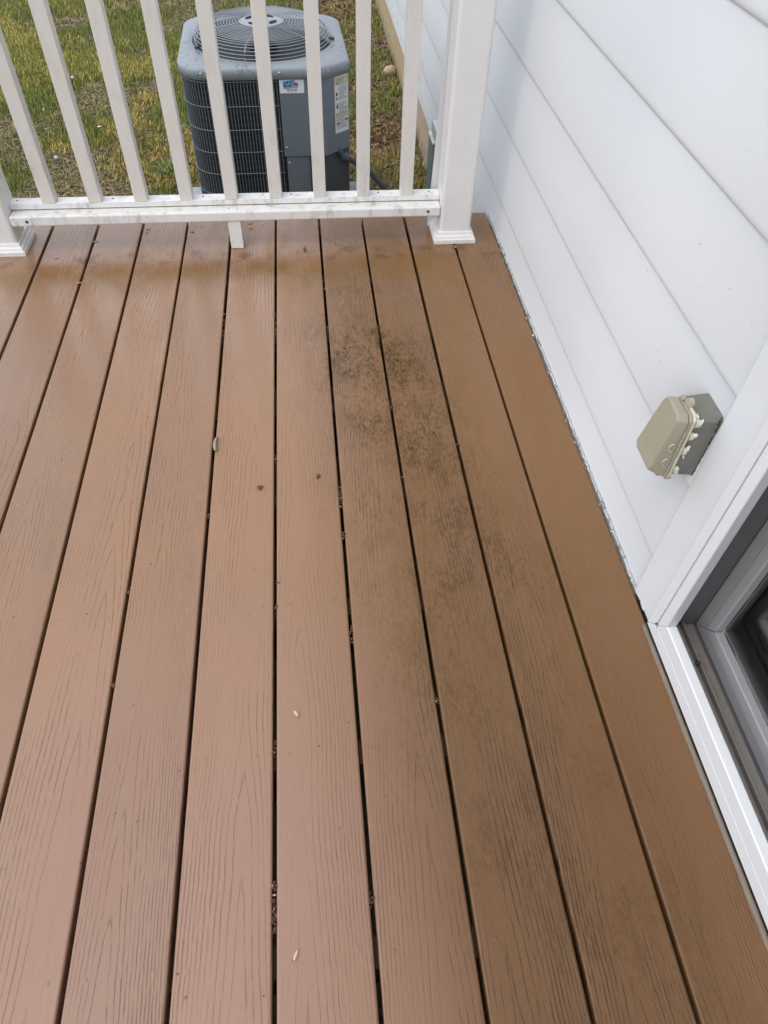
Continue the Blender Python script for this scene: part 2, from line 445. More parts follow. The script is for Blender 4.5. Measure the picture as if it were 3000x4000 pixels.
# ------------------------------------------------------------------ object helpers
def mob(name, verts, faces, mat, parent=None, smooth=False, bevel=0.0, seg=2, loc=None):
    me = bpy.data.meshes.new(name)
    me.from_pydata([tuple(v) for v in verts], [], [tuple(f) for f in faces])
    me.update()
    if mat is not None:
        for m in (mat if isinstance(mat, (list, tuple)) else [mat]):
            me.materials.append(m)
    ob = bpy.data.objects.new(name, me)
    COL.objects.link(ob)
    if smooth:
        for p in me.polygons:
            p.use_smooth = True
    if bevel:
        md = ob.modifiers.new('bevel', 'BEVEL')
        md.width = bevel
        md.segments = seg
        md.limit_method = 'ANGLE'
        md.angle_limit = RAD(35)
        for p in me.polygons:
            p.use_smooth = True
        try:
            md.harden_normals = True
        except Exception:
            pass
    if parent is not None:
        ob.parent = parent
        if loc is None and parent.type == 'EMPTY' and not parent.get('_local'):
            loc = -Vector(parent.location)
    if loc is not None:
        ob.location = loc
    return ob


def empty(name, loc, label, cat, group=None, rotz=0.0, local=False):
    o = bpy.data.objects.new(name, None)
    COL.objects.link(o)
    o.location = loc
    o.rotation_euler = (0, 0, rotz)
    o.empty_display_size = 0.1
    o['label'] = label
    o['category'] = cat
    if group:
        o['group'] = group
    if local:
        o['_local'] = 1
    return o


def tag(o, label, cat, group=None):
    o['label'] = label
    o['category'] = cat
    if group:
        o['group'] = group
    return o


class MB:
    """collects boxes, prisms, tubes in one mesh"""
    def __init__(self):
        self.v, self.f = [], []

    def add(self, vs, fs):
        b = len(self.v)
        self.v += [tuple(x) for x in vs]
        self.f += [tuple(i + b for i in f) for f in fs]
        return self

    def box(self, x0, x1, y0, y1, z0, z1):
        return self.add([(x0, y0, z0), (x1, y0, z0), (x1, y1, z0), (x0, y1, z0), (x0, y0, z1), (x1, y0, z1), (x1, y1, z1), (x0, y1, z1)],
                        [(0, 3, 2, 1), (4, 5, 6, 7), (0, 1, 5, 4), (1, 2, 6, 5), (2, 3, 7, 6), (3, 0, 4, 7)])

    def prism(self, poly, z0, z1):
        n = len(poly)
        return self.add([(p[0], p[1], z0) for p in poly] + [(p[0], p[1], z1) for p in poly],
                        [tuple(range(n))[::-1], tuple(range(n, 2 * n))] + [(i, (i + 1) % n, n + (i + 1) % n, n + i) for i in range(n)])

    def frustum(self, a, b):
        n = len(a)
        return self.add(list(a) + list(b), [tuple(range(n))[::-1], tuple(range(n, 2 * n))] + [(i, (i + 1) % n, n + (i + 1) % n, n + i) for i in range(n)])

    def tube(self, pts, r, seg=8, closed=False, caps=True):
        pts = [Vector(p) for p in pts]
        n = len(pts)
        rs = r if isinstance(r, (list, tuple)) else [r] * n
        vs = []
        up0 = Vector((0, 0, 1))
        for i, p in enumerate(pts):
            a = pts[(i - 1) % n] if (closed or i > 0) else p
            c = pts[(i + 1) % n] if (closed or i < n - 1) else p
            tn = (c - a).normalized()
            up = up0 if abs(tn.z) < 0.95 else Vector((0, 1, 0))
            s = tn.cross(up).normalized()
            w = s.cross(tn).normalized()
            for k in range(seg):
                an = 2 * math.pi * k / seg
                vs.append(p + s * (math.cos(an) * rs[i]) + w * (math.sin(an) * rs[i]))
        fs = []
        m = n if closed else n - 1
        for i in range(m):
            j = (i + 1) % n
            for k in range(seg):
                fs.append((i * seg + k, j * seg + k, j * seg + (k + 1) % seg, i * seg + (k + 1) % seg))
        if not closed and caps:
            fs.append(tuple(range(seg)))
            fs.append(tuple(range((n - 1) * seg, n * seg))[::-1])
        return self.add(vs, fs)

    def disc(self, c, r, h, seg=16, axis='z', dome=0.0):
        """short cylinder of height h standing on c along axis"""
        c = Vector(c)
        ax = {'z': (Vector((1, 0, 0)), Vector((0, 1, 0)), Vector((0, 0, 1))),
              '-y': (Vector((1, 0, 0)), Vector((0, 0, 1)), Vector((0, -1, 0))),
              '-x': (Vector((0, -1, 0)), Vector((0, 0, 1)), Vector((-1, 0, 0)))}[axis]
        vs = []
        lay = [(1.0, 0.0), (1.0, h * 0.6), (0.8, h * 0.9 + dome * .5), (0.4, h + dome)]
        for s, z in lay:
            for k in range(seg):
                a = 2 * math.pi * k / seg
                vs.append(c + ax[0] * (math.cos(a) * r * s) + ax[1] * (math.sin(a) * r * s) + ax[2] * z)
        fs = []
        for l in range(3):
            for k in range(seg):
                fs.append((l * seg + k, l * seg + (k + 1) % seg, (l + 1) * seg + (k + 1) % seg, (l + 1) * seg + k))
        fs.append(tuple(range(3 * seg, 4 * seg)))
        return self.add(vs, fs)

    def build(self, name, mat, parent=None, **k):
        return mob(name, self.v, self.f, mat, parent, **k)


# ------------------------------------------------------------------ ground
GZ = -0.49
g = MB().add([(-300, -300, GZ), (300, -300, GZ), (300, 300, GZ), (-300, 300, GZ)], [(0, 1, 2, 3)])
go = g.build('lawn', M['lawn'])
go['kind'] = 'structure'

# ------------------------------------------------------------------ deck
PITCH, BW, TH = 0.146, 0.1392, 0.025
Y0, Y1 = -1.6, 2.334
deck = empty('deck', (0, 0.4, 0), 'brown wood-grained composite deck, damp and stained, along the white house', 'deck')
hw = BW / 2
prof = []
r = 0.0035
for cx, cz, a0 in ((hw - r, -r, 90), (-hw + r, -r, 180)):
    pass
prof = [(-hw, -TH), (-hw, -r)]
for k in range(1, 4):
    a = math.pi - k * math.pi / 2 / 3
    prof.append((-hw + r + r * math.cos(a), -r + r * math.sin(a)))
for k in range(0, 4):
    a = math.pi / 2 - k * math.pi / 2 / 3
    prof.append((hw - r + r * math.cos(a), -r + r * math.sin(a)))
prof.append((hw, -TH))
NSEG = 24
L0, L1 = Y0 - 0.4, Y1 - 0.4
bv, bf = [], []
npf = len(prof)
for i in range(NSEG + 1):
    yy = L0 + (L1 - L0) * i / NSEG
    for px_, pz_ in prof:
        bv.append((px_, yy, pz_))
for i in range(NSEG):
    for k in range(npf):
        k2 = (k + 1) % npf
        bf.append((i * npf + k, (i + 1) * npf + k, (i + 1) * npf + k2, i * npf + k2))
bf.append(tuple(range(npf)))
bf.append(tuple(range(NSEG * npf, (NSEG + 1) * npf))[::-1])
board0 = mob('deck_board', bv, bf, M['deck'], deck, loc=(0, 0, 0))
for p in board0.data.polygons:
    p.use_smooth = abs(p.normal.z) < 0.999 and abs(p.normal.y) < 0.5 and p.normal.z > 0.05
pl0 = None
JOISTS = [-0.13, 0.172, 0.474, 0.776, 1.078, 1.382, 1.684, 1.986, 2.288]
boards = []
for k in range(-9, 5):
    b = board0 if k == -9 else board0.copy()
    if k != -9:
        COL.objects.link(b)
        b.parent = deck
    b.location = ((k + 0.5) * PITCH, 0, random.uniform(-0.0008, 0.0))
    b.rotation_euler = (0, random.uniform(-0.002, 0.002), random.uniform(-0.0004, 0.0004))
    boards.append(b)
    if k < -7:
        continue
    for jy in JOISTS:
        for sx_ in (-1, 1):
            if pl0 is None:
                pl0 = MB().disc((0, 0, -0.0004), 0.0042, 0.0007, 14).build('screw_plug', M['deck'], b, loc=(0, 0, 0))
                q = pl0
            else:
                q = pl0.copy()
                COL.objects.link(q)
                q.parent = b
            q.location = (sx_ * (hw - 0.023 + random.uniform(-0.004, 0.004)), jy - 0.4 + random.uniform(-0.004, 0.004), 0.0)
for jy in JOISTS:
    MB().box(-1.35, 0.70, jy - 0.02, jy + 0.02, -0.185, -TH - 0.001).build('joist', M['joist'], deck)
MB().box(-1.35, 0.70, 2.309, 2.330, -0.23, -TH - 0.002).build('rim_board', M['joist'], deck)

# ------------------------------------------------------------------ house
XF = 0.733            # foremost face of the siding laps
house = empty('house', (0.76, 3.0, GZ), 'white lap-sided house wall on a tan foundation beside the deck', 'house')
YN, YC, YD, YF = -6.0, -1.235, 0.752, 12.0    # near end, casing ends, far end


def course(zb, y0, y1):
    # lap profile in (x, z): rounded butt edge, face leaning in towards the top
    lip = [(XF + 0.019, 0.003), (XF + 0.0085, 0.0005), (XF + 0.0045, 0.0015), (XF + 0.0018, 0.005), (XF + 0.0005, 0.010), (XF, 0.017),
           (XF + 0.0030, 0.10), (XF + 0.0070, 0.19), (XF + 0.0080, 0.212), (XF + 0.019, 0.212)]
    n = len(lip)
    ny = max(2, int((y1 - y0) / 0.6))
    vs, fs = [], []
    for i in range(ny + 1):
        yy = y0 + (y1 - y0) * i / ny
        for a, z in lip:
            vs.append((a, yy, zb + z))
    for i in range(ny):
        for k in range(n):
            k2 = (k + 1) % n
            fs.append((i * n + k, i * n + k2, (i + 1) * n + k2, (i + 1) * n + k))
    fs.append(tuple(range(n))[::-1])
    fs.append(tuple(range(ny * n, (ny + 1) * n)))
    o = mob('siding_board', vs, fs, M['siding'], house)
    for p in o.data.polygons:
        p.use_smooth = abs(p.normal.y) < 0.5
    return o


for i in range(27):
    zb = -0.3 + 0.2 * i
    if i == 0:
        course(zb + 0.045, YD, YF)
    elif zb < 2.05:
        course(zb, YD, YF)
        course(zb, YN, YC)
    else:
        course(zb, YN, YF)
MB().box(0.751, 7.0, YD + 0.01, YF, -0.26, 5.1).build('wall_core', M['trim'], house)
MB().box(0.751, 7.0, YN, YC - 0.01, -0.26, 5.1).build('wall_core', M['trim'], house)
MB().box(0.751, 7.0, YC - 0.01, YD + 0.01, 2.14, 5.1).build('wall_core', M['trim'], house)
MB().box(0.747, 6.9, YN + 0.05, YF - 0.05, GZ - 0.3, -0.262).build('foundation', M['found'], house)
MB().box(0.35, 7.4, YN - 0.4, YF + 0.4, 5.1, 5.3).build('roof', M['trim'], house, bevel=0.02)


def ring(bm, o, i, x0, x1):
    """rectangular mitred frame between outer (y0,y1,z0,z1) and inner rectangles, from x0 to x1"""
    oy0, oy1, oz0, oz1 = o
    iy0, iy1, iz0, iz1 = i
    O = [(oy0, oz0), (oy1, oz0), (oy1, oz1), (oy0, oz1)]
    I = [(iy0, iz0), (iy1, iz0), (iy1, iz1), (iy0, iz1)]
    for k in range(4):
        k2 = (k + 1) % 4
        q = [O[k], O[k2], I[k2], I[k]]
        bm.frustum([(x1, a, b) for a, b in q], [(x0, a, b) for a, b in q])
    return bm


# flat casing round the door
c = MB()
c.box(0.7318, 0.752, 0.6710, YD, 0.0, 2.14)
c.box(0.7318, 0.752, YC, -1.154, 0.0, 2.14)
c.box(0.7318, 0.752, -1.153, 0.670, 2.065, 2.14)
c.build('door_casing', M['casing'], house, bevel=0.0015)

dr = ring(MB(), (-1.152, 0.669, 0.010, 2.064), (-1.122, 0.6440, 0.0415, 2.03), 0.7225, 0.752).build('sliding_door', M['trim'], house, bevel=0.003)
ring(MB(), (-1.1225, 0.6435, 0.0420, 2.0295), (-1.118, 0.6385, 0.0470, 2.0260), 0.7290, 0.7515).build('groove_shade', M['rubber_groove_shade'], dr)  # dark ring standing for the shade in the gap between the frame bands
ring(MB(), (-1.1175, 0.6380, 0.0475, 2.0255), (-1.093, 0.6140, 0.0830, 2.00), 0.7190, 0.7390).build('frame_lip', M['trim'], dr, bevel=0.003)
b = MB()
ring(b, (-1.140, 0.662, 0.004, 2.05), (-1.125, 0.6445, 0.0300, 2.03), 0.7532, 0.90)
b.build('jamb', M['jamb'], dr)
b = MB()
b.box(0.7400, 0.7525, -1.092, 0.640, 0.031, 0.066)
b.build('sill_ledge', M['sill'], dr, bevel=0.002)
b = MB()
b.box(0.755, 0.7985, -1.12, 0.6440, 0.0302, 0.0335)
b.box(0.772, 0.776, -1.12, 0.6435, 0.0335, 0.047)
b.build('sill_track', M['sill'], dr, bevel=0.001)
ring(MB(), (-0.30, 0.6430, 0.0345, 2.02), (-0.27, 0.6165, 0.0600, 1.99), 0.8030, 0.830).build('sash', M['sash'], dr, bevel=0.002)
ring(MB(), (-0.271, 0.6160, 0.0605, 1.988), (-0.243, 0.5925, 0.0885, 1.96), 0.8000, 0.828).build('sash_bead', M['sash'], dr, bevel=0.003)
MB().box(0.815, 0.821, -0.2428, 0.5923, 0.0887, 1.958).build('glass_pane', M['glass'], dr)
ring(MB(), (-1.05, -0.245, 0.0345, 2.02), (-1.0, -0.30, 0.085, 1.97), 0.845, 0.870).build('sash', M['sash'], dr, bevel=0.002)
MB().box(0.855, 0.861, -0.999, -0.301, 0.086, 1.968).build('glass_pane', M['glass'], dr)
MB().tube([(0.757, 0.549, 0.034), (0.762, 0.551, 0.047), (0.766, 0.553, 0.056)], [0.0032, 0.0028, 0.0040], 8).build('bumper_peg', M['rubber_groove_shade'], dr, smooth=True)
b = MB()
for _ in range(26):
    y_, z_ = 0.6425 + random.gauss(0, 0.0045), 0.043 + random.gauss(0, 0.005)
    q_ = random.uniform(0.0010, 0.0028)
    b.add([(0.7215 + random.uniform(0, 0.004), y_ + random.uniform(-q_, q_), z_ + random.uniform(-q_, q_)) for _k in range(4)], [(0, 1, 2), (0, 2, 3), (0, 1, 3), (1, 2, 3)])
b.build('corner_grime', M['husk'], dr)['kind'] = 'stuff'
b = MB()
b.box(1.6, 1.62, -1.2, 0.74, -0.05, 2.12)
b.box(0.91, 1.6, -1.2, 0.74, -0.06, -0.04)
b.box(0.91, 1.6, 0.742, 0.748, -0.05, 2.12)
b.box(0.91, 1.6, -1.22, -1.214, -0.05, 2.12)
b.box(0.91, 1.6, -1.2, 0.74, 2.10, 2.12)
b.build('dark_room', M['room'], house)

# caulk bead between deck and wall: ragged
pts, rs = [], []
yy = 0.70
while yy < 2.33:
    n_ = math.sin(yy * 41) * 0.4 + math.sin(yy * 97 + 1) * 0.3 + random.uniform(-.5, .5)
    pts.append((0.7330 + random.uniform(-0.0015, 0.0008), yy, 0.0005 + random.uniform(-0.001, 0.004)))
    rs.append(max(0.0010, 0.0026 + 0.0013 * n_))
    yy += random.uniform(0.004, 0.009)
MB().tube(pts, rs, 7).build('caulk_bead', M['caulk'], house, smooth=True)
pts, rs = [], []
yy = -1.15
while yy < 0.672:
    pts.append((0.7212 + random.uniform(-0.0004, 0.0004), yy, -0.0016))
    rs.append(0.0056 + random.uniform(-.0006, .0006))
    yy += random.uniform(0.010, 0.02)
MB().tube(pts, rs, 8).build('sill_caulk', M['sill_grime'], house, smooth=True)
cr = MB()
for _ in range(45):
    yy = random.uniform(0.72, 2.33)
    x_ = 0.7285 + random.uniform(-0.006, 0.003)
    s_ = random.uniform(0.0012, 0.0038)
    vs = [(x_ + random.uniform(-s_, s_), yy + random.uniform(-2 * s_, 2 * s_), 0.001 + random.uniform(0, s_ * 1.8)) for _k in range(5)]
    cr.add(vs, [(0, 1, 2), (0, 2, 3), (1, 2, 4), (2, 3, 4), (0, 1, 4), (0, 3, 4)])
co = cr.build('caulk_crumb', M['caulk'], house)
co['kind'] = 'stuff'

# ------------------------------------------------------------------ railing
railing = empty('railing', (-0.13, 2.2, 0), 'white vinyl deck railing with square balusters between two posts', 'railing')


def rbox(bm, x0, x1, y0, y1, z0, z1):
    return bm.box(x0, x1, y0, y1, z0, z1)


def post_base(cx_, cy_, parent):
    lay = [(0.0683, 0.0), (0.0683, 0.0125), (0.0655, 0.0150), (0.0635, 0.0190), (0.0632, 0.0215), (0.0600, 0.0235), (0.0572, 0.0275), (0.0560, 0.0330), (0.0520, 0.0345)]
    vs, fs = [], []
    for h_, z in lay:
        vs += [(cx_ - h_, cy_ - h_, z), (cx_ + h_, cy_ - h_, z), (cx_ + h_, cy_ + h_, z), (cx_ - h_, cy_ + h_, z)]
    for l in range(len(lay) - 1):
        for k in range(4):
            fs.append((l * 4 + k, l * 4 + (k + 1) % 4, l * 4 + 4 + (k + 1) % 4, l * 4 + 4 + k))
    fs.append((0, 3, 2, 1))
    q = (len(lay) - 1) * 4
    fs.append((q, q + 1, q + 2, q + 3))
    return mob('post_base_trim', vs, fs, M['post'], parent)


PX = (-0.8430, 0.5840)
PYC = 2.198
for px_ in PX:
    p_ = MB().box(px_ - 0.051, px_ + 0.051, PYC - 0.051, PYC + 0.051, 0.003, 1.02).build('post', M['post'], railing, bevel=0.011, seg=4)
    post_base(px_, PYC, p_)
    cp = MB()
    cp.frustum([(px_ + a, PYC + b_, 1.021) for a, b_ in ((-.066, -.066), (.066, -.066), (.066, .066), (-.066, .066))],
               [(px_ + a, PYC + b_, 1.036) for a, b_ in ((-.066, -.066), (.066, -.066), (.066, .066), (-.066, .066))])
    cp.frustum([(px_ + a, PYC + b_, 1.0365) for a, b_ in ((-.058, -.058), (.058, -.058), (.058, .058), (-.058, .058))],
               [(px_ + a, PYC + b_, 1.065) for a, b_ in ((-.006, -.006), (.006, -.006), (.006, .006), (-.006, .006))])
    cp.build('post_cap', M['post'], p_, bevel=0.002)
XL, XR = PX[0] + 0.0515, PX[1] - 0.0515
lower = MB().box(XL, XR, 2.1500, 2.2300, 0.0835, 0.1165).build('bottom_rail', M['rail'], railing, bevel=0.0065, seg=4)
upper = MB().box(XL, XR, 2.1900, 2.2310, 0.1190, 0.1360).build('baluster_rail', M['rail'], railing, bevel=0.0015)
MB().box(XL + 0.002, XR - 0.002, 2.1915, 2.2290, 0.1166, 0.1189).build('moss_seam', M['moss_line'], railing)
top = MB().box(XL, XR, 2.1700, 2.2300, 0.930, 0.965).build('hand_rail', M['rail'], railing, bevel=0.006, seg=3)
bw_ = 0.0385
bal0 = None
for j in range(9):
    x0 = -0.6922 + 0.1373 * j
    if bal0 is None:
        bal0 = MB().box(-bw_ / 2, bw_ / 2, 0, 0.0385, 0, 0.7935).build('baluster', M['baluster'], railing, bevel=0.0016)
        o = bal0
    else:
        o = bal0.copy()
        COL.objects.link(o)
        o.parent = railing
    o.location = Vector((x0 + bw_ / 2, 2.1893, 0.1363)) - railing.location
    o.rotation_euler = (0, random.uniform(-.002, .002), random.uniform(-.01, .01))
# support block under the rail, the loose strip behind the right post
MB().frustum([(-0.1402, 2.1405, 0.0005), (-0.1010, 2.1405, 0.0005), (-0.1010, 2.1795, 0.0005), (-0.1402, 2.1795, 0.0005)],
             [(-0.1415, 2.1545, 0.0832), (-0.1020, 2.1545, 0.0832), (-0.1020, 2.1935, 0.0832), (-0.1415, 2.1935, 0.0832)]).build('support_block', M['baluster'], railing, bevel=0.0012)
MB().frustum([(0.510, 2.2530, 0.0005), (0.552, 2.2530, 0.0005), (0.552, 2.2610, 0.0005), (0.510, 2.2610, 0.0005)],
             [(0.5340, 2.2530, 0.80), (0.560, 2.2530, 0.80), (0.560, 2.2610, 0.80), (0.5340, 2.2610, 0.80)]).build('loose_trim_strip', M['post'], railing)
MB().frustum([(0.5275, 2.2620, 0.404), (0.5350, 2.2620, 0.398), (0.5350, 2.2640, 0.398), (0.5275, 2.2640, 0.404)],
             [(0.5255, 2.2620, 0.424), (0.5275, 2.2620, 0.424), (0.5275, 2.2640, 0.424), (0.5255, 2.2640, 0.424)]).build('torn_trim_edge', M['trim'], railing)
for x_ in (-0.772, -0.487, -0.2125, 0.062, 0.3365, 0.500):
    MB().disc((x_, 2.214, 0.1357), 0.0034, 0.0010, 12).build('screw', M['hole'], upper, loc=(0, 0, 0))
for x_, z_, r_ in ((-0.742, 0.100, 0.0050), (0.492, 0.101, 0.0050)):
    q = MB().disc((x_, 2.1503, z_), r_, 0.0008, 14, '-y').build('screw', M['hole'], lower, loc=(0, 0, 0))
for x_ in (-0.134, -0.108):
    MB().disc((x_, 2.172, 0.1162), 0.0022, 0.0008, 10).build('screw', M['hole'], lower, loc=(0, 0, 0))

# ------------------------------------------------------------------ air conditioner
AZ = -0.435
ac = empty('air_conditioner', (-0.030, 3.322, AZ), 'grey outdoor air conditioner unit with round fan grille on the lawn behind the railing', 'air conditioner', rotz=RAD(1.6), local=True)


def rpoly(xl, xr, yf, yb, rfl, rbl, rbr, ch, n=9):
    """plan outline, counter-clockwise from front left; rounded corners, front-right chamfer ch=(dx,dy)"""
    P_ = []
    def arc(cx_, cy_, r_, a0, a1):
        for k in range(n + 1):
            a = RAD(a0 + (a1 - a0) * k / n)
            P_.append((cx_ + r_ * math.cos(a), cy_ + r_ * math.sin(a)))
    arc(xl + rfl, yf + rfl, rfl, 180, 270)
    P_.append((xr - ch[0], yf))
    P_.append((xr, yf + ch[1]))
    arc(xr - rbr, yb - rbr, rbr, 0, 90)
    arc(xl + rbl, yb - rbl, rbl, 90, 180)
    return P_


lidp = rpoly(-0.328, 0.328, -0.334, 0.334, 0.125, 0.125, 0.115, (0.100, 0.080))
HC, HR = (0.0, 0.012), 0.279


def hit(poly, cx_, cy_, a):
    dx_, dy_ = math.cos(a), math.sin(a)
    best = None
    n = len(poly)
    for i in range(n):
        x1, y1 = poly[i]
        x2, y2 = poly[(i + 1) % n]
        ex, ey = x2 - x1, y2 - y1
        den = dx_ * ey - dy_ * ex
        if abs(den) < 1e-12:
            continue
        t_ = ((x1 - cx_) * ey - (y1 - cy_) * ex) / den
        s_ = ((x1 - cx_) * dy_ - (y1 - cy_) * dx_) / den
        if t_ > 0 and -1e-6 <= s_ <= 1 + 1e-6 and (best is None or t_ < best):
            best = t_
    return (cx_ + dx_ * best, cy_ + dy_ * best)


angs = sorted(set([round(math.atan2(p[1] - HC[1], p[0] - HC[0]), 5) for p in lidp] + [round(-math.pi + 2 * math.pi * k / 72, 5) for k in range(72)]))
outer = [hit(lidp, HC[0], HC[1], a) for a in angs]
N = len(angs)
LT = 0.682
lay = []
lay.append([(HC[0] + HR * math.cos(a), HC[1] + HR * math.sin(a), LT - 0.06) for a in angs])
lay.append([(HC[0] + HR * math.cos(a), HC[1] + HR * math.sin(a), LT - 0.003) for a in angs])
lay.append([(HC[0] + (HR + 0.004) * math.cos(a), HC[1] + (HR + 0.004) * math.sin(a), LT) for a in angs])


def inset(d, z):
    return [(x_ - d * math.cos(a), y_ - d * math.sin(a), z) for (x_, y_), a in zip(outer, angs)]


lay += [inset(0.009, LT - 0.002), inset(0.0035, LT - 0.0045), inset(0.0006, LT - 0.010), inset(0.0, LT - 0.016), inset(0.0, LT - 0.040), inset(0.006, LT - 0.040)]
vs, fs = [], []
for l in lay:
    vs += l
for l in range(len(lay) - 1):
    for k in range(N):
        k2 = (k + 1) % N
        fs.append((l * N + k, (l + 1) * N + k, (l + 1) * N + k2, l * N + k2))
mob('lid', vs, fs, M['ac_lid'], ac, smooth=True)
# inner drum and floor, seen dark through the grille
n_ = 48
dv, df = [], []
for z in (LT - 0.055, LT - 0.12, 0.06):
    for k in range(n_):
        a = 2 * math.pi * k / n_
        dv.append((HC[0] + (HR + 0.001) * math.cos(a), HC[1] + (HR + 0.001) * math.sin(a), z))
for l in range(2):
    for k in range(n_):
        df.append((l * n_ + k, l * n_ + (k + 1) % n_, (l + 1) * n_ + (k + 1) % n_, (l + 1) * n_ + k))
df.append(tuple(range(2 * n_, 3 * n_)))
mob('fan_shroud', dv, df, M['black'], ac, smooth=False)

# body: coil on the left, front and back; sheet metal at front right
bodyp = rpoly(-0.306, 0.318, -0.312, 0.314, 0.110, 0.110, 0.10, (0.098, 0.078))
MB().prism(bodyp, 0.03, LT - 0.041).build('coil', M['coil'], ac)
MB().prism(rpoly(-0.322, 0.326, -0.328, 0.330, 0.12, 0.12, 0.11, (0.100, 0.080)), 0.0, 0.028).build('base_pan', M['ac_dark'], ac, bevel=0.003)
sp = [(0.050, -0.3275), (0.2275, -0.3275), (0.3250, -0.2500), (0.3250, 0.03), (0.300, 0.03), (0.300, -0.20), (0.05, -0.300)]
panel = MB().prism(sp, 0.356, LT - 0.0415).build('service_panel', M['ac_panel'], ac, bevel=0.002)
lp = [(0.058, -0.3215), (0.1340, -0.3215), (0.1500, -0.314), (0.2210, -0.314), (0.3210, -0.2360), (0.3210, 0.03), (0.300, 0.03), (0.300, -0.20), (0.058, -0.300)]
MB().prism(lp, 0.029, 0.3555).build('valve_panel', M['ac_panel'], ac, bevel=0.002)
MB().prism([(0.152, -0.3165), (0.2220, -0.3165), (0.3225, -0.2375), (0.3210, -0.2355), (0.2208, -0.3143), (0.152, -0.3143)], 0.031, 0.352).build('access_cover', M['ac_dark'], ac)
for x_, z_, y_ in ((0.055, 0.6640, -0.3340), (0.062, 0.392, -0.3276), (0.068, 0.330, -0.3216), (-0.236, 0.6640, -0.3295)):
    MB().disc((x_, y_, z_), 0.0048, 0.0035, 12, '-y', 0.001).build('screw', M['screw'], ac, smooth=True)

# wire guard over the coil
path = rpoly(-0.3195, 0.3195, -0.3265, 0.3265, 0.117, 0.117, 0.105, (0.100, 0.080), n=14)
# walk clockwise from the panel's left edge round the front left corner to the back right
fl = path[:15][::-1]                    # front-left arc reversed (270 -> 180)
bl = path[-15:][::-1]                   # back-left arc reversed (180 -> 90)
br = path[17:32][::-1]
walk = [(0.046, -0.3265)] + fl + bl + br + [(0.3195, 0.05)]
acc, dist = [0.0], 0.0
for a, b_ in zip(walk[:-1], walk[1:]):
    dist += math.hypot(b_[0] - a[0], b_[1] - a[1])
    acc.append(dist)


def at_len(s):
    for i in range(len(acc) - 1):
        if s <= acc[i + 1] or i == len(acc) - 2:
            f_ = (s - acc[i]) / max(1e-9, acc[i + 1] - acc[i])
            return (walk[i][0] + (walk[i + 1][0] - walk[i][0]) * f_, walk[i][1] + (walk[i + 1][1] - walk[i][1]) * f_)


wg = MB()
s = 0.004
while s < dist:
    x_, y_ = at_len(s)
    wg.tube([(x_, y_, 0.030), (x_, y_, 0.640)], 0.00135, 5, caps=False)
    s += 0.0124
wo_ = wg.build('wire_guard', M['wire'], ac, smooth=True)
wo_['kind'] = 'stuff'
for z in (0.634, 0.548, 0.463, 0.378, 0.293, 0.208, 0.123, 0.045):
    pts = []
    for k in range(121):
        x_, y_ = at_len(dist * k / 120)
        l_ = math.hypot(x_, y_)
        pts.append((x_ * (1 + 0.0022 / l_), y_ * (1 + 0.0022 / l_), z))
    MB().tube(pts, 0.0015, 5).build('guard_wire', M['wire'], ac, smooth=True)

# domed fan grille
def gz(r_):
    return LT + 0.048 + 0.012 * (0.225 - r_) / 0.135


grille = MB().disc((HC[0], HC[1], gz(0.09) - 0.006), 0.088, 0.006, 40, 'z', 0.002).build('fan_grille', M['ring'], ac, smooth=False, bevel=0.0)
rz = []
for i in range(18):
    if i < 6:
        a = RAD(i * 90 / 5.6)
        r_, z = 0.225 + 0.046 * math.cos(a), LT + 0.004 + 0.044 * math.sin(a)
    else:
        r_ = 0.2165 - 0.0115 * (i - 6)
        z = gz(r_)
    rz.append((r_, z))
    pts = [(HC[0] + r_ * math.cos(2 * math.pi * k / 72), HC[1] + r_ * math.sin(2 * math.pi * k / 72), z) for k in range(72)]
    MB().tube(pts, 0.0015, 6, closed=True).build('guard_ring', M['ring'], grille, smooth=True)
for k in range(6):
    a = RAD(15 + 60 * k)
    pts = [(HC[0] + r_ * math.cos(a), HC[1] + r_ * math.sin(a), z - 0.0038) for r_, z in rz]
    pts = [(HC[0] + 0.276 * math.cos(a), HC[1] + 0.276 * math.sin(a), LT + 0.0018)] + pts + [(HC[0] + 0.06 * math.cos(a), HC[1] + 0.06 * math.sin(a), rz[-1][1] - 0.004)]
    MB().tube(pts, 0.0024, 6).build('guard_spoke', M['ring'], grille, smooth=True)
for a in (205, -8, 90):
    a = RAD(a)
    ca, sa = math.cos(a), math.sin(a)
    MB().tube([(HC[0] + 0.268 * ca, HC[1] + 0.268 * sa, LT + 0.006), (HC[0] + 0.290 * ca, HC[1] + 0.290 * sa, LT + 0.005)], 0.0055, 8).build('grille_clip', M['ac_dark'], grille, smooth=True)
for a in (45, 135, 225, 315):
    a = RAD(a + 12)
    vs = []
    for k in range(16):
        t_ = 2 * math.pi * k / 16
        e1, e2 = 0.012 * math.cos(t_), 0.024 * math.sin(t_)
        vs.append((HC[0] + (0.055 + e1) * math.cos(a) - e2 * math.sin(a), HC[1] + (0.055 + e1) * math.sin(a) + e2 * math.cos(a)))
    MB().prism(vs, gz(0.09) - 0.001, gz(0.09) + 0.0022).build('slot', M['black'], grille)
MB().disc((HC[0], HC[1], LT - 0.16), 0.065, 0.155, 24).build('fan_motor', M['black'], ac, bevel=0.0)
fan0 = None
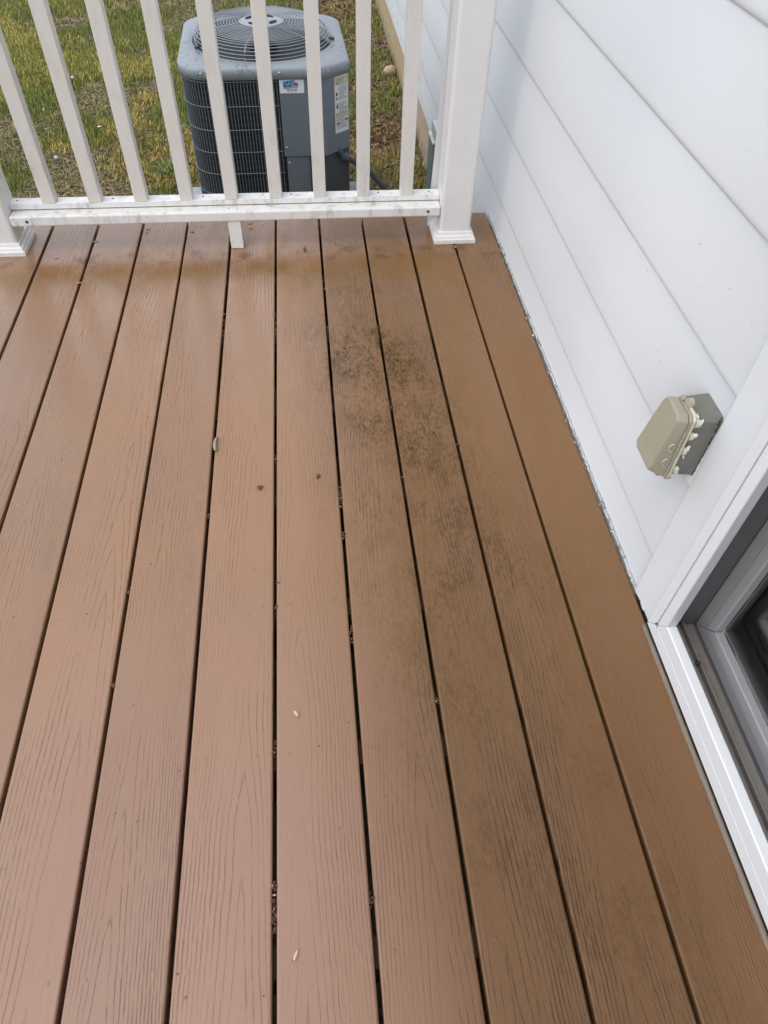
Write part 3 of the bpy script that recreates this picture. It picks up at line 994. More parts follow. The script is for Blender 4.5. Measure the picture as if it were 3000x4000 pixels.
for k, adeg in enumerate((-52, 68, 188)):
    vs, fs = [], []
    for i in range(7):
        r_ = 0.06 + (0.255 - 0.06) * i / 6
        for j in range(7):
            a = RAD(-21 - 5 * i / 6 + (42 + 10 * i / 6) * j / 6)
            vs.append((r_ * math.cos(a), r_ * math.sin(a), -0.035 + 0.010 * j + 0.004 * math.sin(j)))
    for i in range(6):
        for j in range(6):
            fs.append((i * 7 + j, (i + 1) * 7 + j, (i + 1) * 7 + j + 1, i * 7 + j + 1))
    if fan0 is None:
        o = fan0 = mob('fan_blade', vs, fs, M['blade'], ac, smooth=True, loc=(0, 0, 0))
        md = o.modifiers.new('thick', 'SOLIDIFY')
        md.thickness = 0.002
    else:
        o = fan0.copy()
        COL.objects.link(o)
        o.parent = ac
    o.location = (HC[0], HC[1], LT - 0.085)
    o.rotation_euler = (0, 0, RAD(adeg))

b = MB()
b.frustum([(0.075, -0.245, LT - 0.14), (0.200, -0.165, LT - 0.14), (0.175, -0.105, LT - 0.10), (0.070, -0.085, LT - 0.10)],
          [(0.075, -0.245, LT - 0.138), (0.200, -0.165, LT - 0.138), (0.175, -0.105, LT - 0.098), (0.070, -0.085, LT - 0.098)])
b.build('wiring_plate', M['alu'], ac)
# plastic pad under the unit
pd = MB().prism([(-0.452, -0.46), (0.40, -0.46), (0.40, 0.215), (-0.452, 0.215)], 0.0, 0.055).build('equipment_pad', M['pad'], None, bevel=0.006)
pd.location = (-0.030, 3.322, GZ - 0.0015)
pd.rotation_euler = (0, 0, RAD(1.6))
tag(pd, 'light grey slab on the ground under the air conditioner', 'equipment pad')

# stickers -----------------------------------------------------------------
FONT = None


def text_mesh(name, body, size, mat, parent, mat4, bold=0.0, sx=1.0):
    cu = bpy.data.curves.new('tmp_text', 'FONT')
    cu.body = body
    cu.size = size
    cu.align_x = 'CENTER'
    cu.align_y = 'CENTER'
    cu.offset = bold
    cu.extrude = 0.00008
    cu.resolution_u = 3
    ob = bpy.data.objects.new('tmp_text', cu)
    COL.objects.link(ob)
    dg = bpy.context.evaluated_depsgraph_get()
    dg.update()
    me = bpy.data.meshes.new_from_object(ob.evaluated_get(dg))
    bpy.data.objects.remove(ob)
    bpy.data.curves.remove(cu)
    me.transform(mat4 @ Matrix.Diagonal((sx, 1, 1, 1)))
    me.materials.clear()
    me.materials.append(mat)
    o = bpy.data.objects.new(name, me)
    me.name = name
    COL.objects.link(o)
    o.parent = parent
    return o


YS = -0.3279
SX0, SX1, SZ0, SZ1 = 0.0515, 0.1445, 0.592, 0.6385
st = MB().box(SX0, SX1, YS, YS + 0.0003, SZ0, SZ1).build('logo_sticker', M['label'], panel, loc=(0, 0, 0))


def front(x_, z_, lift, rot=0.0):
    return Matrix.Translation((x_, YS - lift, z_)) @ Matrix.Rotation(RAD(90), 4, 'X') @ Matrix.Rotation(rot, 4, 'Z')


SXC = (SX0 + SX1) / 2
# these are panel-level prints: one print part per colour, children of the panel
def flat(poly, lift, name, mat):
    n = len(poly)
    vs = [(x_, YS - lift, z_) for x_, z_ in poly] + [(x_, YS - lift + 0.0001, z_) for x_, z_ in poly]
    return mob(name, vs, [tuple(range(n)), tuple(range(n, 2 * n))[::-1]] + [(i, n + i, n + (i + 1) % n, (i + 1) % n) for i in range(n)], mat, panel, loc=(0, 0, 0))


lx = SXC - 0.0035
# backing plate of the logo (navy, rising to the right), pale strip under it
flat([(lx - 0.0290, 0.6132), (lx + 0.0150, 0.6160), (lx + 0.0150, 0.6370), (lx + 0.0115, 0.6378), (lx + 0.0010, 0.6352), (lx - 0.0130, 0.6338), (lx - 0.0215, 0.6325), (lx - 0.0300, 0.6318)], 0.0003, 'logo_backing', M['logo_navy'])
flat([(lx - 0.0290, 0.6075), (lx - 0.0255, 0.6060), (lx + 0.0120, 0.6090), (lx + 0.0120, 0.6150), (lx - 0.0290, 0.6132)], 0.0003, 'logo_strip', M['logo_grey'])
text_mesh('logo_letters', 'NAP', 0.0240, M['logo_blue'], panel, front(lx - 0.0075, 0.6250, 0.0006, RAD(4)), 0.0007, 0.92)
def circ(cx_, cz_, r_, a0=0, a1=360, n=24):
    return [(cx_ + r_ * math.cos(RAD(a0 + (a1 - a0) * k / n)), cz_ + r_ * math.sin(RAD(a0 + (a1 - a0) * k / n))) for k in range(n if a1 - a0 == 360 else n + 1)]
ex, ez = lx + 0.0185, 0.6195
flat(circ(ex, ez, 0.0112), 0.0008, 'emblem_rim', M['logo_grey'])
flat(circ(ex, ez, 0.0088), 0.0010, 'emblem_disc', M['logo_navy'])
flat(circ(ex, ez + 0.0008, 0.0074, 0, 180), 0.0012, 'emblem_upper', M['logo_red'])
flat(circ(ex, ez - 0.0008, 0.0074, 180, 360), 0.0012, 'emblem_lower', M['logo_grey'])
text_mesh('phone_number', '484-727-8487', 0.0072, M['print_black'], panel, front(SXC + 0.001, 0.6028, 0.0004), 0.00022)
text_mesh('web_line', 'www.naphvac.com', 0.0042, M['print'], panel, front(SXC + 0.001, 0.5968, 0.0004), 0.0001)
text_mesh('logo_strip_text', 'HEATING & AIR', 0.0042, M['print_black'], panel, front(lx - 0.009, 0.6105, 0.0006, RAD(3.5)), 0.0001)

# warning label on the chamfer
d = Vector((0.0975, 0.0775, 0)).normalized()
nrm = Vector((d.y, -d.x, 0))
o0 = Vector((0.2275, -0.3275, 0))


def cham(u_, z_, lift):
    p_ = o0 + d * u_ + nrm * lift
    return (p_.x, p_.y, z_)


def cquad(bm, u0, u1, z0, z1, lift, th=0.0001):
    return bm.frustum([cham(u0, z0, lift - th), cham(u1, z0, lift - th), cham(u1, z1, lift - th), cham(u0, z1, lift - th)],
                      [cham(u0, z0, lift), cham(u1, z0, lift), cham(u1, z1, lift), cham(u0, z1, lift)])


CU0, CU1, CZ0, CZ1 = 0.046, 0.1185, 0.428, 0.634
cquad(MB(), CU0, CU1, CZ0, CZ1, 0.0005, 0.0004).build('warning_label', M['label_aged'], panel, loc=(0, 0, 0))
bp = MB()
cquad(bp, CU0 + .001, CU1 - .001, CZ1 - 0.028, CZ1 - 0.001, 0.0007)
cquad(bp, CU0 + .004, CU1 - .003, CZ0 + 0.060, CZ0 + 0.076, 0.0007)
bp.build('label_yellow_print', M['print_yellow'], panel, loc=(0, 0, 0))
bp = MB()
z = CZ1 - 0.006
row = 0
while z > CZ0 + 0.014:
    gap_ = 0.0
    if 22 <= row <= 24 or row in (8, 37):
        z -= 0.0036
        row += 1
        continue
    u0 = CU0 + (0.022 if 6 < row < 20 or 28 < row < 36 else 0.006)
    u1 = CU1 - random.choice([0.004, 0.006, 0.012, 0.024])
    while u0 < u1:
        w_ = random.uniform(0.004, 0.016)
        cquad(bp, u0, min(u0 + w_, u1), z - 0.0016, z, 0.0009)
        u0 += w_ + 0.0016
    z -= 0.0036
    row += 1
bp.build('label_print', M['print'], panel, loc=(0, 0, 0))
bp = MB()
for u_, z_, w_, h_ in ((0.006, 0.138, 0.008, 0.012), (0.007, 0.126, 0.006, 0.006), (0.008, 0.092, 0.008, 0.011), (0.008, 0.068, 0.004, 0.005), (0.006, 0.033, 0.018, 0.0045), (0.052, 0.040, 0.018, 0.0045)):
    cquad(bp, CU0 + u_, CU0 + u_ + w_, CZ0 + z_, CZ0 + z_ + h_, 0.0011)
bp.build('label_symbols', M['print_black'], panel, loc=(0, 0, 0))
bp = MB()
for u_, z_ in ((0.008, 0.180), (0.018, 0.191)):
    a, b_, c_ = (u_, z_), (u_ + 0.006, z_), (u_ + 0.003, z_ + 0.006)
    bp.add([cham(CU0 + q[0], CZ0 + q[1], 0.0011) for q in (a, b_, c_)], [(0, 1, 2)])
bp.build('warning_triangle', M['print_black'], panel, loc=(0, 0, 0))

# conduit from the unit to the disconnect box on the wall
cpts = [(0.252, 3.045, -0.072), (0.272, 3.052, -0.104), (0.298, 3.058, -0.117), (0.326, 3.075, -0.142), (0.360, 3.095, -0.168), (0.392, 3.11, -0.202), (0.430, 3.12, -0.246), (0.466, 3.13, -0.29), (0.515, 3.16, -0.36), (0.58, 3.24, -0.43), (0.66, 3.34, -0.46), (0.705, 3.40, -0.44)]
sm = []
for i in range(len(cpts) - 1):
    p0, p1, p2, p3 = (Vector(cpts[max(0, i - 1)]), Vector(cpts[i]), Vector(cpts[i + 1]), Vector(cpts[min(len(cpts) - 1, i + 2)]))
    for k in range(5):
        u_ = k / 5
        sm.append(0.5 * ((2 * p1) + (p2 - p0) * u_ + (2 * p0 - 5 * p1 + 4 * p2 - p3) * u_ ** 2 + (3 * p1 - p0 - 3 * p2 + p3) * u_ ** 3))
cd = empty('conduit', cpts[0], 'dark grey flexible pipe running from the air conditioner down towards the house wall', 'pipe')
MB().tube(sm, 0.0115, 12).build('hose', M['conduit'], cd, smooth=True)
MB().tube([sm[4], sm[6], sm[9]], 0.0168, 14).build('collar', M['conduit'], cd, bevel=0.002)

# utility box on the wall past the deck
ub = empty('utility_box', (0.735, 3.42, -0.48), 'blue grey electrical box low on the house wall behind the right post', 'utility box')
MB().box(0.7015, 0.746, 3.345, 3.475, -0.475, -0.185).build('box_body', M['ubox'], ub, bevel=0.004)
MB().frustum([(0.699, 3.338, -0.186), (0.7325, 3.338, -0.172), (0.7325, 3.482, -0.172), (0.699, 3.482, -0.186)],
             [(0.699, 3.338, -0.179), (0.7325, 3.338, -0.163), (0.7325, 3.482, -0.163), (0.699, 3.482, -0.179)]).build('box_lid', M['ubox_light'], ub)
MB().box(0.704, 0.7325, 3.292, 3.430, -0.158, -0.108).build('upper_cover', M['ubox_light'], ub, bevel=0.002)
MB().box(0.7085, 0.7325, 3.300, 3.422, -0.1605, -0.1583).build('cover_seal', M['ubox'], ub)

# ------------------------------------------------------------------ outlet cover on the siding
oc = empty('outlet_cover', (0.735, 0.795, 0.392), 'yellowed clear weatherproof outlet cover on the white siding beside the door', 'outlet cover')


def yz(x_, y0, y1, z0, z1, cut):
    """octagonal outline in the wall plane, corners cut"""
    return [(x_, y0 + cut, z0), (x_, y1 - cut, z0), (x_, y1, z0 + cut), (x_, y1, z1 - cut), (x_, y1 - cut, z1), (x_, y0 + cut, z1), (x_, y0, z1 - cut), (x_, y0, z0 + cut)]


def hull(bm, outs):
    n = len(outs[0])
    vs = [p for o_ in outs for p in o_]
    fs = [tuple(range(n))]
    for l in range(len(outs) - 1):
        for k in range(n):
            fs.append((l * n + k, (l + 1) * n + k, (l + 1) * n + (k + 1) % n, l * n + (k + 1) % n))
    fs.append(tuple(range((len(outs) - 1) * n, len(outs) * n))[::-1])
    return bm.add(vs, fs)


hull(MB(), [yz(0.7400, 0.7600, 0.8280, 0.3250, 0.4580, 0.006), yz(0.6905, 0.7635, 0.8260, 0.3280, 0.4560, 0.006)]).build('base', M['cover_base'], oc, bevel=0.002)
FL = [(.763, .326), (.832, .328), (.842, .342), (.822, .452), (.810, .467), (.765, .468), (.755, .460), (.755, .336)]
FR = [(.6545, .772, .338), (.6535, .826, .340), (.6540, .834, .350), (.6585, .815, .455), (.6595, .806, .471), (.6595, .764, .4685), (.6590, .757, .460), (.6560, .766, .350)]


def fl(x_, d_=0.0):
    cy_, cz_ = 0.796, 0.397
    return [(x_, cy_ + (a - cy_) * (1 - d_), cz_ + (b_ - cz_) * (1 - d_)) for a, b_ in FL]


hull(MB(), [fl(0.6905), fl(0.6855)]).build('flange', M['cover_edge'], oc, bevel=0.0015)
hull(MB(), [fl(0.6850, 0.03), fl(0.6800, 0.03)]).build('lid_rim', M['cover'], oc, bevel=0.001)
hull(MB(), [fl(0.6795, 0.035), FR]).build('lid', M['cover'], oc, bevel=0.0028, seg=3)


def lug(y_, z_, x0, x1, r_, name, mat, sy=1.0, sz=1.0):
    vs = []
    for x_ in (x0, x1):
        for k in range(10):
            a = 2 * math.pi * k / 10
            vs.append((x_, y_ + r_ * sy * math.cos(a), z_ + r_ * sz * math.sin(a)))
    fs = [tuple(range(10))[::-1], tuple(range(10, 20))] + [(k, (k + 1) % 10, 10 + (k + 1) % 10, 10 + k) for k in range(10)]
    return mob(name, vs, fs, mat, oc, bevel=0.0012)


lug(0.786, 0.4725, 0.6835, 0.6915, 0.0075, 'top_lug', M['cover'])
lug(0.801, 0.4700, 0.6800, 0.6845, 0.0055, 'top_lug', M['cover'])
lug(0.7780, 0.3245, 0.6780, 0.6852, 0.0070, 'bottom_lug', M['cover'])
lug(0.7640, 0.3290, 0.6860, 0.6955, 0.0060, 'bottom_lug', M['cover'])
for z_ in (0.452, 0.425, 0.392, 0.350):
    lug(0.7590, z_, 0.6915, 0.6985, 0.0065, 'latch_tab', M['cover_edge'], 0.9, 1.2)
for zc in (0.372, 0.405):
    pts = []
    for k_ in range(9):
        a_ = math.pi * (0.15 + 0.75 * k_ / 8)
        pts.append((0.6745 - 0.010 * math.sin(a_) , 0.7535 + 0.002 * math.sin(a_), zc + 0.010 * math.cos(a_)))
    MB().tube(pts, 0.0009, 6).build('moulded_arc', M['cover_edge'], oc, smooth=True)


def shard(x_, y_, z_, sx, sy, sz, seed):
    rr = random.Random(seed)
    n_u, n_v = 7, 5
    vs, fs = [(x_, y_, z_ + sz)], []
    for i_ in range(1, n_v):
        ph_ = math.pi * i_ / n_v
        for k_ in range(n_u):
            th_ = 2 * math.pi * k_ / n_u
            q_ = 1 + rr.uniform(-.35, .35)
            vs.append((x_ + sx * q_ * math.sin(ph_) * math.cos(th_), y_ + sy * q_ * math.sin(ph_) * math.sin(th_), z_ + sz * q_ * math.cos(ph_)))
    vs.append((x_, y_, z_ - sz))
    for k_ in range(n_u):
        fs.append((0, 1 + k_, 1 + (k_ + 1) % n_u))
    for i_ in range(n_v - 2):
        for k_ in range(n_u):
            a_, b_ = 1 + i_ * n_u + k_, 1 + i_ * n_u + (k_ + 1) % n_u
            fs.append((a_, a_ + n_u, b_ + n_u, b_))
    for k_ in range(n_u):
        fs.append((1 + (n_v - 2) * n_u + k_, len(vs) - 1, 1 + (n_v - 2) * n_u + (k_ + 1) % n_u))
    return mob('clear_tab', vs, fs, M['clear'], oc)


shard(0.6965, 0.7680, 0.4580, 0.003, 0.0065, 0.0030, 1)
shard(0.6990, 0.7560, 0.4550, 0.003, 0.0035, 0.0065, 2)
shard(0.6975, 0.7520, 0.4330, 0.003, 0.0022, 0.0045, 3)
shard(0.6990, 0.7570, 0.4000, 0.003, 0.0035, 0.0060, 4)
shard(0.7010, 0.7610, 0.3760, 0.002, 0.0022, 0.0035, 5)
shard(0.6990, 0.7580, 0.3460, 0.003, 0.0035, 0.0075, 6)
for z0_, z1_ in ((0.345, 0.366), (0.385, 0.440)):
    MB().box(0.6770, 0.6795, 0.7515, 0.7545, z0_, z1_).build('rib', M['cover'], oc, bevel=0.0006)

b = MB()
for _ in range(70):
    z_ = random.uniform(0.326, 0.458)
    q_ = random.uniform(0.0008, 0.0022)
    b.add([(0.7318 + random.uniform(0, .004) - 0.004 * (0.5 - abs((z_ % 0.2) - 0.1) * 5), 0.7605 + random.uniform(-q_, q_), z_ + random.uniform(-2 * q_, 2 * q_)) for _k in range(4)], [(0, 1, 2), (0, 2, 3), (0, 1, 3), (1, 2, 3)])
b.build('edge_grime', M['black'], oc)['kind'] = 'stuff'

# ------------------------------------------------------------------ things lying about
def blob(n_u, n_v, sx, sy, sz, jag, seed):
    rr = random.Random(seed)
    vs, fs = [(0, 0, sz)], []
    for i in range(1, n_v):
        ph = math.pi * i / n_v
        for k in range(n_u):
            th = 2 * math.pi * k / n_u
            q = 1 + rr.uniform(-jag, jag)
            vs.append((sx * q * math.sin(ph) * math.cos(th), sy * q * math.sin(ph) * math.sin(th), sz * q * math.cos(ph)))
    vs.append((0, 0, -sz))
    for k in range(n_u):
        fs.append((0, 1 + k, 1 + (k + 1) % n_u))
    for i in range(n_v - 2):
        for k in range(n_u):
            a = 1 + i * n_u + k
            b_ = 1 + i * n_u + (k + 1) % n_u
            fs.append((a, a + n_u, b_ + n_u, b_))
    e = len(vs) - 1
    s0 = 1 + (n_v - 2) * n_u
    for k in range(n_u):
        fs.append((s0 + k, e, s0 + (k + 1) % n_u))
    return vs, fs


def husk(x_, y_, label, sz=0.006, seed=1, name='bud_husk', mat='husk'):
    rr = random.Random(seed)
    bm = MB()
    for k in range(6):
        vs, fs = blob(6, 4, sz * rr.uniform(.35, .7), sz * rr.uniform(.25, .5), sz * rr.uniform(.2, .4), 0.3, seed * 10 + k)
        m_ = Matrix.Translation((rr.uniform(-.6, .6) * sz, rr.uniform(-.6, .6) * sz, sz * rr.uniform(.25, .55))) @ Matrix.Rotation(rr.uniform(0, 6), 4, 'Z') @ Matrix.Rotation(rr.uniform(-.7, .7), 4, 'X')
        bm.add([m_ @ Vector(v_) for v_ in vs], fs)
    o_ = bm.build(name, M[mat])
    o_.location = (x_, y_, 0)
    return tag(o_, label, 'plant debris', 'brown plant debris on the deck')


husk(0.101, 1.116, 'rust brown bud husk on the board left of the dark mildew, the right of two', 0.0072, 1)
husk(-0.033, 1.090, 'rust brown bud husk lying close to the left side of the middle gap', 0.0065, 2)
for i, (x_, y_, lb) in enumerate(((0.006, 0.829, 'small brown husk caught in the middle gap, farther of a close pair'),
                                  (0.002, 0.770, 'round brown husk caught in the middle gap, nearer of a close pair'),
                                  (-0.291, 0.627, 'brown husk wedged in the left gap, alone on that side'),
                                  (0.585, 2.106, 'curled brown leaf scrap at the foot of the right railing post'))):
    o_ = husk(x_, y_, lb, 0.0055 if i < 3 else 0.009, 20 + i, 'bud_husk' if i < 3 else 'leaf_scrap', 'husk' if i < 3 else 'leaf_dry')
    o_.location.z = -0.0035 if i < 3 else 0.0


def seed_thing(x_, y_, ang, ln, wd, label, mat='tan_seed', name='seed', sd=1):
    vs, fs = blob(8, 8, ln, wd, wd * 0.55, 0.10, sd)
    vs = [(a, b_ + 0.25 * wd * math.sin(a / ln * 2.2), c_ + wd * 0.5) for a, b_, c_ in vs]
    o_ = mob(name, vs, fs, M[mat], None, smooth=True)
    o_.location = (x_, y_, 0)
    o_.rotation_euler = (0, 0, RAD(ang))
    return tag(o_, label, 'seed', 'seeds fallen on the deck')


seed_thing(0.038, 0.543, 110, 0.0072, 0.0034, 'pale cream seed husk flat on the middle board, farther of two', 'pale_seed', 'seed_husk', 3)
seed_thing(0.031, 0.176, 58, 0.0078, 0.0024, 'pale pinkish seed husk on the middle board nearest the bottom edge', 'pale_seed', 'seed_husk', 4)
sl = ['tan seed left of the support block, the upright one', 'tan seed just right of the support block, farther of two parallel ones',
      'tan seed just right of the support block, nearer of two parallel ones', 'tan upright seed right of the block, by the next gap',
      'dark brown seed left of the support block', 'tan seed beside the second gap from the left post', 'tan seed on the board nearest the left post',
      'tan seed lying across the second gap from the left', 'tan flat seed under the rail left of centre, the farther',
      'faint tan curled seed under the rail left of centre, the nearer']
sp_ = [(-0.249, 2.120, 95), (-0.086, 2.122, 8), (-0.082, 2.098, 3), (-0.042, 2.118, 92), (-0.272, 2.085, -10), (-0.578, 2.085, 12), (-0.681, 2.045, 8), (-0.586, 1.966, 5), (-0.419, 2.112, 5), (-0.422, 2.094, 30)]
sp_ = [(-0.249, 2.293), (-0.086, 2.298), (-0.082, 2.266), (-0.042, 2.292), (-0.272, 2.252), (-0.578, 2.207), (-0.681, 2.114), (-0.586, 1.966), (-0.419, 2.278), (-0.422, 2.257)]
an_ = [95, 8, 3, 92, -10, 12, 8, 5, 5, 30]
for i, ((x_, y_), a_, lb) in enumerate(zip(sp_, an_, sl)):
    seed_thing(x_, y_, a_, 0.0095 if i not in (4, 9) else 0.006, 0.0021, lb, 'tan_seed' if i != 4 else 'husk', 'seed', 30 + i)

MB().tube([(-0.139, 1.262, 0.002), (-0.1415, 1.250, 0.0055), (-0.1425, 1.236, 0.0065), (-0.1415, 1.224, 0.005), (-0.139, 1.216, 0.003)], [0.0028, 0.0034, 0.0040, 0.0042, 0.0034], 9).build('twig', M['twig'], smooth=True)
tag(bpy.data.objects['twig'], 'short grey curved twig stuck in the gap left of the middle gap', 'twig')

# leaf scrap near the block: small curled leaf with stalk
lf = MB()
for i in range(7):
    for j in range(4):
        u_, v_ = i / 6, (j - 1.5) / 1.5
        w_ = 0.006 * math.sin(math.pi * min(1, u_ * 1.05)) ** 0.7
        lf.v.append((w_ * v_, -0.009 + 0.018 * u_, 0.0012 + 0.004 * abs(v_) ** 1.5 + 0.001 * math.sin(u_ * 7)))
for i in range(6):
    for j in range(3):
        lf.f.append((i * 4 + j, i * 4 + j + 1, i * 4 + 5 + j, i * 4 + 4 + j))
lf.tube([(0, 0.009, 0.0015), (0.001, 0.014, 0.003), (0.0035, 0.020, 0.005)], 0.0009, 5)
lo = lf.build('fallen_leaf', M['leaf_dry'], smooth=True)
lo.location = (0.093, 2.119, 0.0005)
tag(lo, 'tiny curled amber leaf with stalk on the deck right of the support block', 'leaf')

# crumbs wedged in the gaps between the boards
db = MB()
spots = [(-0.0005, 0.237, 0.030, 60), (0.146, 1.052, 0.018, 26), (0.146, 0.941, 0.010, 10), (-0.292, 0.834, 0.008, 8), (0.291, 1.352, 0.018, 16), (0.0, 1.183, 0.012, 12),
         (0.146, 0.239, 0.010, 10), (0.0, 0.49, 0.016, 12), (0.146, 0.70, 0.02, 14), (0.438, 1.2, 0.006, 5), (-0.146, 1.02, 0.008, 6), (0.292, 1.1, 0.02, 10), (0.292, 0.55, 0.012, 8), (0.146, 1.9, 0.01, 6), (0.0, 1.75, 0.03, 10), (-0.438, 1.6, 0.03, 8), (-0.146, 1.75, 0.03, 8)]
for x_, y_, sp2, n2 in spots:
    for _ in range(n2):
        vs, fs = blob(5, 3, random.uniform(.0012, .0034), random.uniform(.0012, .0036), random.uniform(.001, .0022), 0.35, random.randint(0, 99999))
        m_ = Matrix.Translation((x_ + random.uniform(-.0030, .0030), y_ + random.gauss(0, sp2 * .6), random.uniform(-0.010, 0.0005))) @ Matrix.Rotation(random.uniform(0, 6), 4, 'Z')
        db.add([m_ @ Vector(v_) for v_ in vs], fs)
do = db.build('gap_debris', [M['crumb_dark'], M['husk'], M['tan_seed']])
for p in do.data.polygons:
    p.material_index = (0, 1, 0, 1, 0, 0, 1, 2, 0, 1)[(p.index // 10 * 7919) % 10]
do['kind'] = 'stuff'
do['label'] = 'brown plant crumbs wedged in the gaps between deck boards'
db = MB()
for _ in range(110):
    x_, y_ = random.uniform(-0.75, 0.72), random.uniform(0.1, 2.1)
    vs, fs = blob(5, 3, random.uniform(.0007, .0016), random.uniform(.0007, .0018), .0007, 0.35, random.randint(0, 99999))
    db.add([(a + x_, b_ + y_, c_ + .0005) for a, b_, c_ in vs], fs)
do = db.build('deck_specks', M['husk'])
do['kind'] = 'stuff'
do['label'] = 'tiny dark brown specks scattered over the deck'

# water: beads by the rail on the deck, on the lid of the unit
dw = MB()
def drop(x_, y_, z_, r_):
    vs, fs = blob(9, 6, r_ * random.uniform(.8, 1.5), r_ * random.uniform(.8, 1.5), r_ * 0.13, 0.16, random.randint(0, 99999))
    a = random.uniform(0, 3)
    dw.add([(x_ + v_[0] * math.cos(a) - v_[1] * math.sin(a), y_ + v_[0] * math.sin(a) + v_[1] * math.cos(a), z_ + max(-0.0012, v_[2])) for v_ in vs], fs)
for x_, y_ in ((0.171, 2.185), (0.176, 2.176), (0.208, 2.168), (0.238, 2.152), (0.263, 2.16), (0.235, 2.113), (0.198, 2.159), (0.215, 2.185), (0.243, 2.135), (0.205, 2.145)):
    for _ in range(4):
        drop(x_ + random.uniform(-.010, .010), y_ + random.uniform(-.010, .010), 0.0003, random.uniform(.0024, .0060))
for _ in range(30):
    drop(random.uniform(0.155, 0.27), random.uniform(1.62, 1.92), 0.0002, random.uniform(.0012, .0036))
for _ in range(50):
    drop(random.uniform(-0.72, 0.12), random.uniform(1.1, 1.75), 0.0002, random.uniform(.0010, .0026))
wo2 = dw.build('water_beads', M['water'], smooth=True)
wo2['kind'] = 'stuff'
wo2['label'] = 'rain water beaded on the damp deck boards'

# ------------------------------------------------------------------ lawn growth
def vnoise(x_, y_, seed):
    r2 = np.random.default_rng(seed)
    tab = r2.random((256, 256))
    xi, yi = np.floor(x_).astype(int), np.floor(y_).astype(int)
    fx, fy = x_ - xi, y_ - yi
    fx, fy = fx * fx * (3 - 2 * fx), fy * fy * (3 - 2 * fy)
    g_ = lambda a, b_: tab[a % 256, b_ % 256]
    return (g_(xi, yi) * (1 - fx) + g_(xi + 1, yi) * fx) * (1 - fy) + (g_(xi, yi + 1) * (1 - fx) + g_(xi + 1, yi + 1) * fx) * fy


def fbm(x_, y_, sc, seed, oct_=4):
    v_, a, tot = 0, 1.0, 0
    for i in range(oct_):
        v_ = v_ + a * vnoise(x_ * sc * 2 ** i + 17 * i, y_ * sc * 2 ** i + 5 * i, seed + i)
        tot += a
        a *= 0.55
    return v_ / tot


def strips(name, pts3, cols, mat, nseg):
    """pts3: (n, 2*(nseg+1), 3) ribbon vertices"""
    n, k, _ = pts3.shape
    V = pts3.reshape(-1, 3)
    F = []
    base = np.arange(n)[:, None] * k
    for i in range(nseg):
        F.append(np.stack([base[:, 0] + 2 * i, base[:, 0] + 2 * i + 1, base[:, 0] + 2 * i + 3, base[:, 0] + 2 * i + 2], 1))
    F = np.concatenate(F)
    me = bpy.data.meshes.new(name)
    me.vertices.add(len(V))
    me.vertices.foreach_set('co', V.astype(np.float32).ravel())
    me.loops.add(len(F) * 4)
    me.loops.foreach_set('vertex_index', F.astype(np.int32).ravel())
    me.polygons.add(len(F))
    me.polygons.foreach_set('loop_start', np.arange(0, len(F) * 4, 4, dtype=np.int32))
    me.polygons.foreach_set('loop_total', np.full(len(F), 4, dtype=np.int32))
    me.update(calc_edges=True)
    at_ = me.attributes.new('tone', 'FLOAT_COLOR', 'POINT')
    cc = np.ones((n, k, 4), np.float32)
    cc[:, :, :3] = cols[:, None, :]
    at_.data.foreach_set('color', cc.ravel())
    me.materials.append(mat)
    ob = bpy.data.objects.new(name, me)
    COL.objects.link(ob)
    return ob


def scatter(n):
    y_ = 2.36 + 6.2 * rng.random(n) ** 1.35
    xl = -1.05 - (y_ - 2.3) * 0.40
    x_ = xl + rng.random(n) * (0.742 - xl)
    return x_, y_


def keep_out(x_, y_):
    dx_, dy_ = np.abs(x_ + 0.03), np.abs(y_ - 3.20)
    return ~((dx_ < 0.41) & (y_ > 2.87) & (y_ < 3.53)) & ~((np.abs(x_ + .03) < .33) & (y_ > 3.4) & (y_ < 3.66))


def masks(x_, y_):
    near_wall = np.clip((x_ - 0.05) / 0.35, 0, 1)
    under = np.clip((3.7 - y_) / 0.9, 0, 1)
    gn = fbm(x_, y_, 1.9, 3) + 0.28 * (fbm(x_, y_, 7.0, 9) - .5)
    mn = fbm(x_, y_, 2.4, 21) + 0.30 * (fbm(x_, y_, 9.0, 27) - .5)
    return gn, mn, near_wall, under


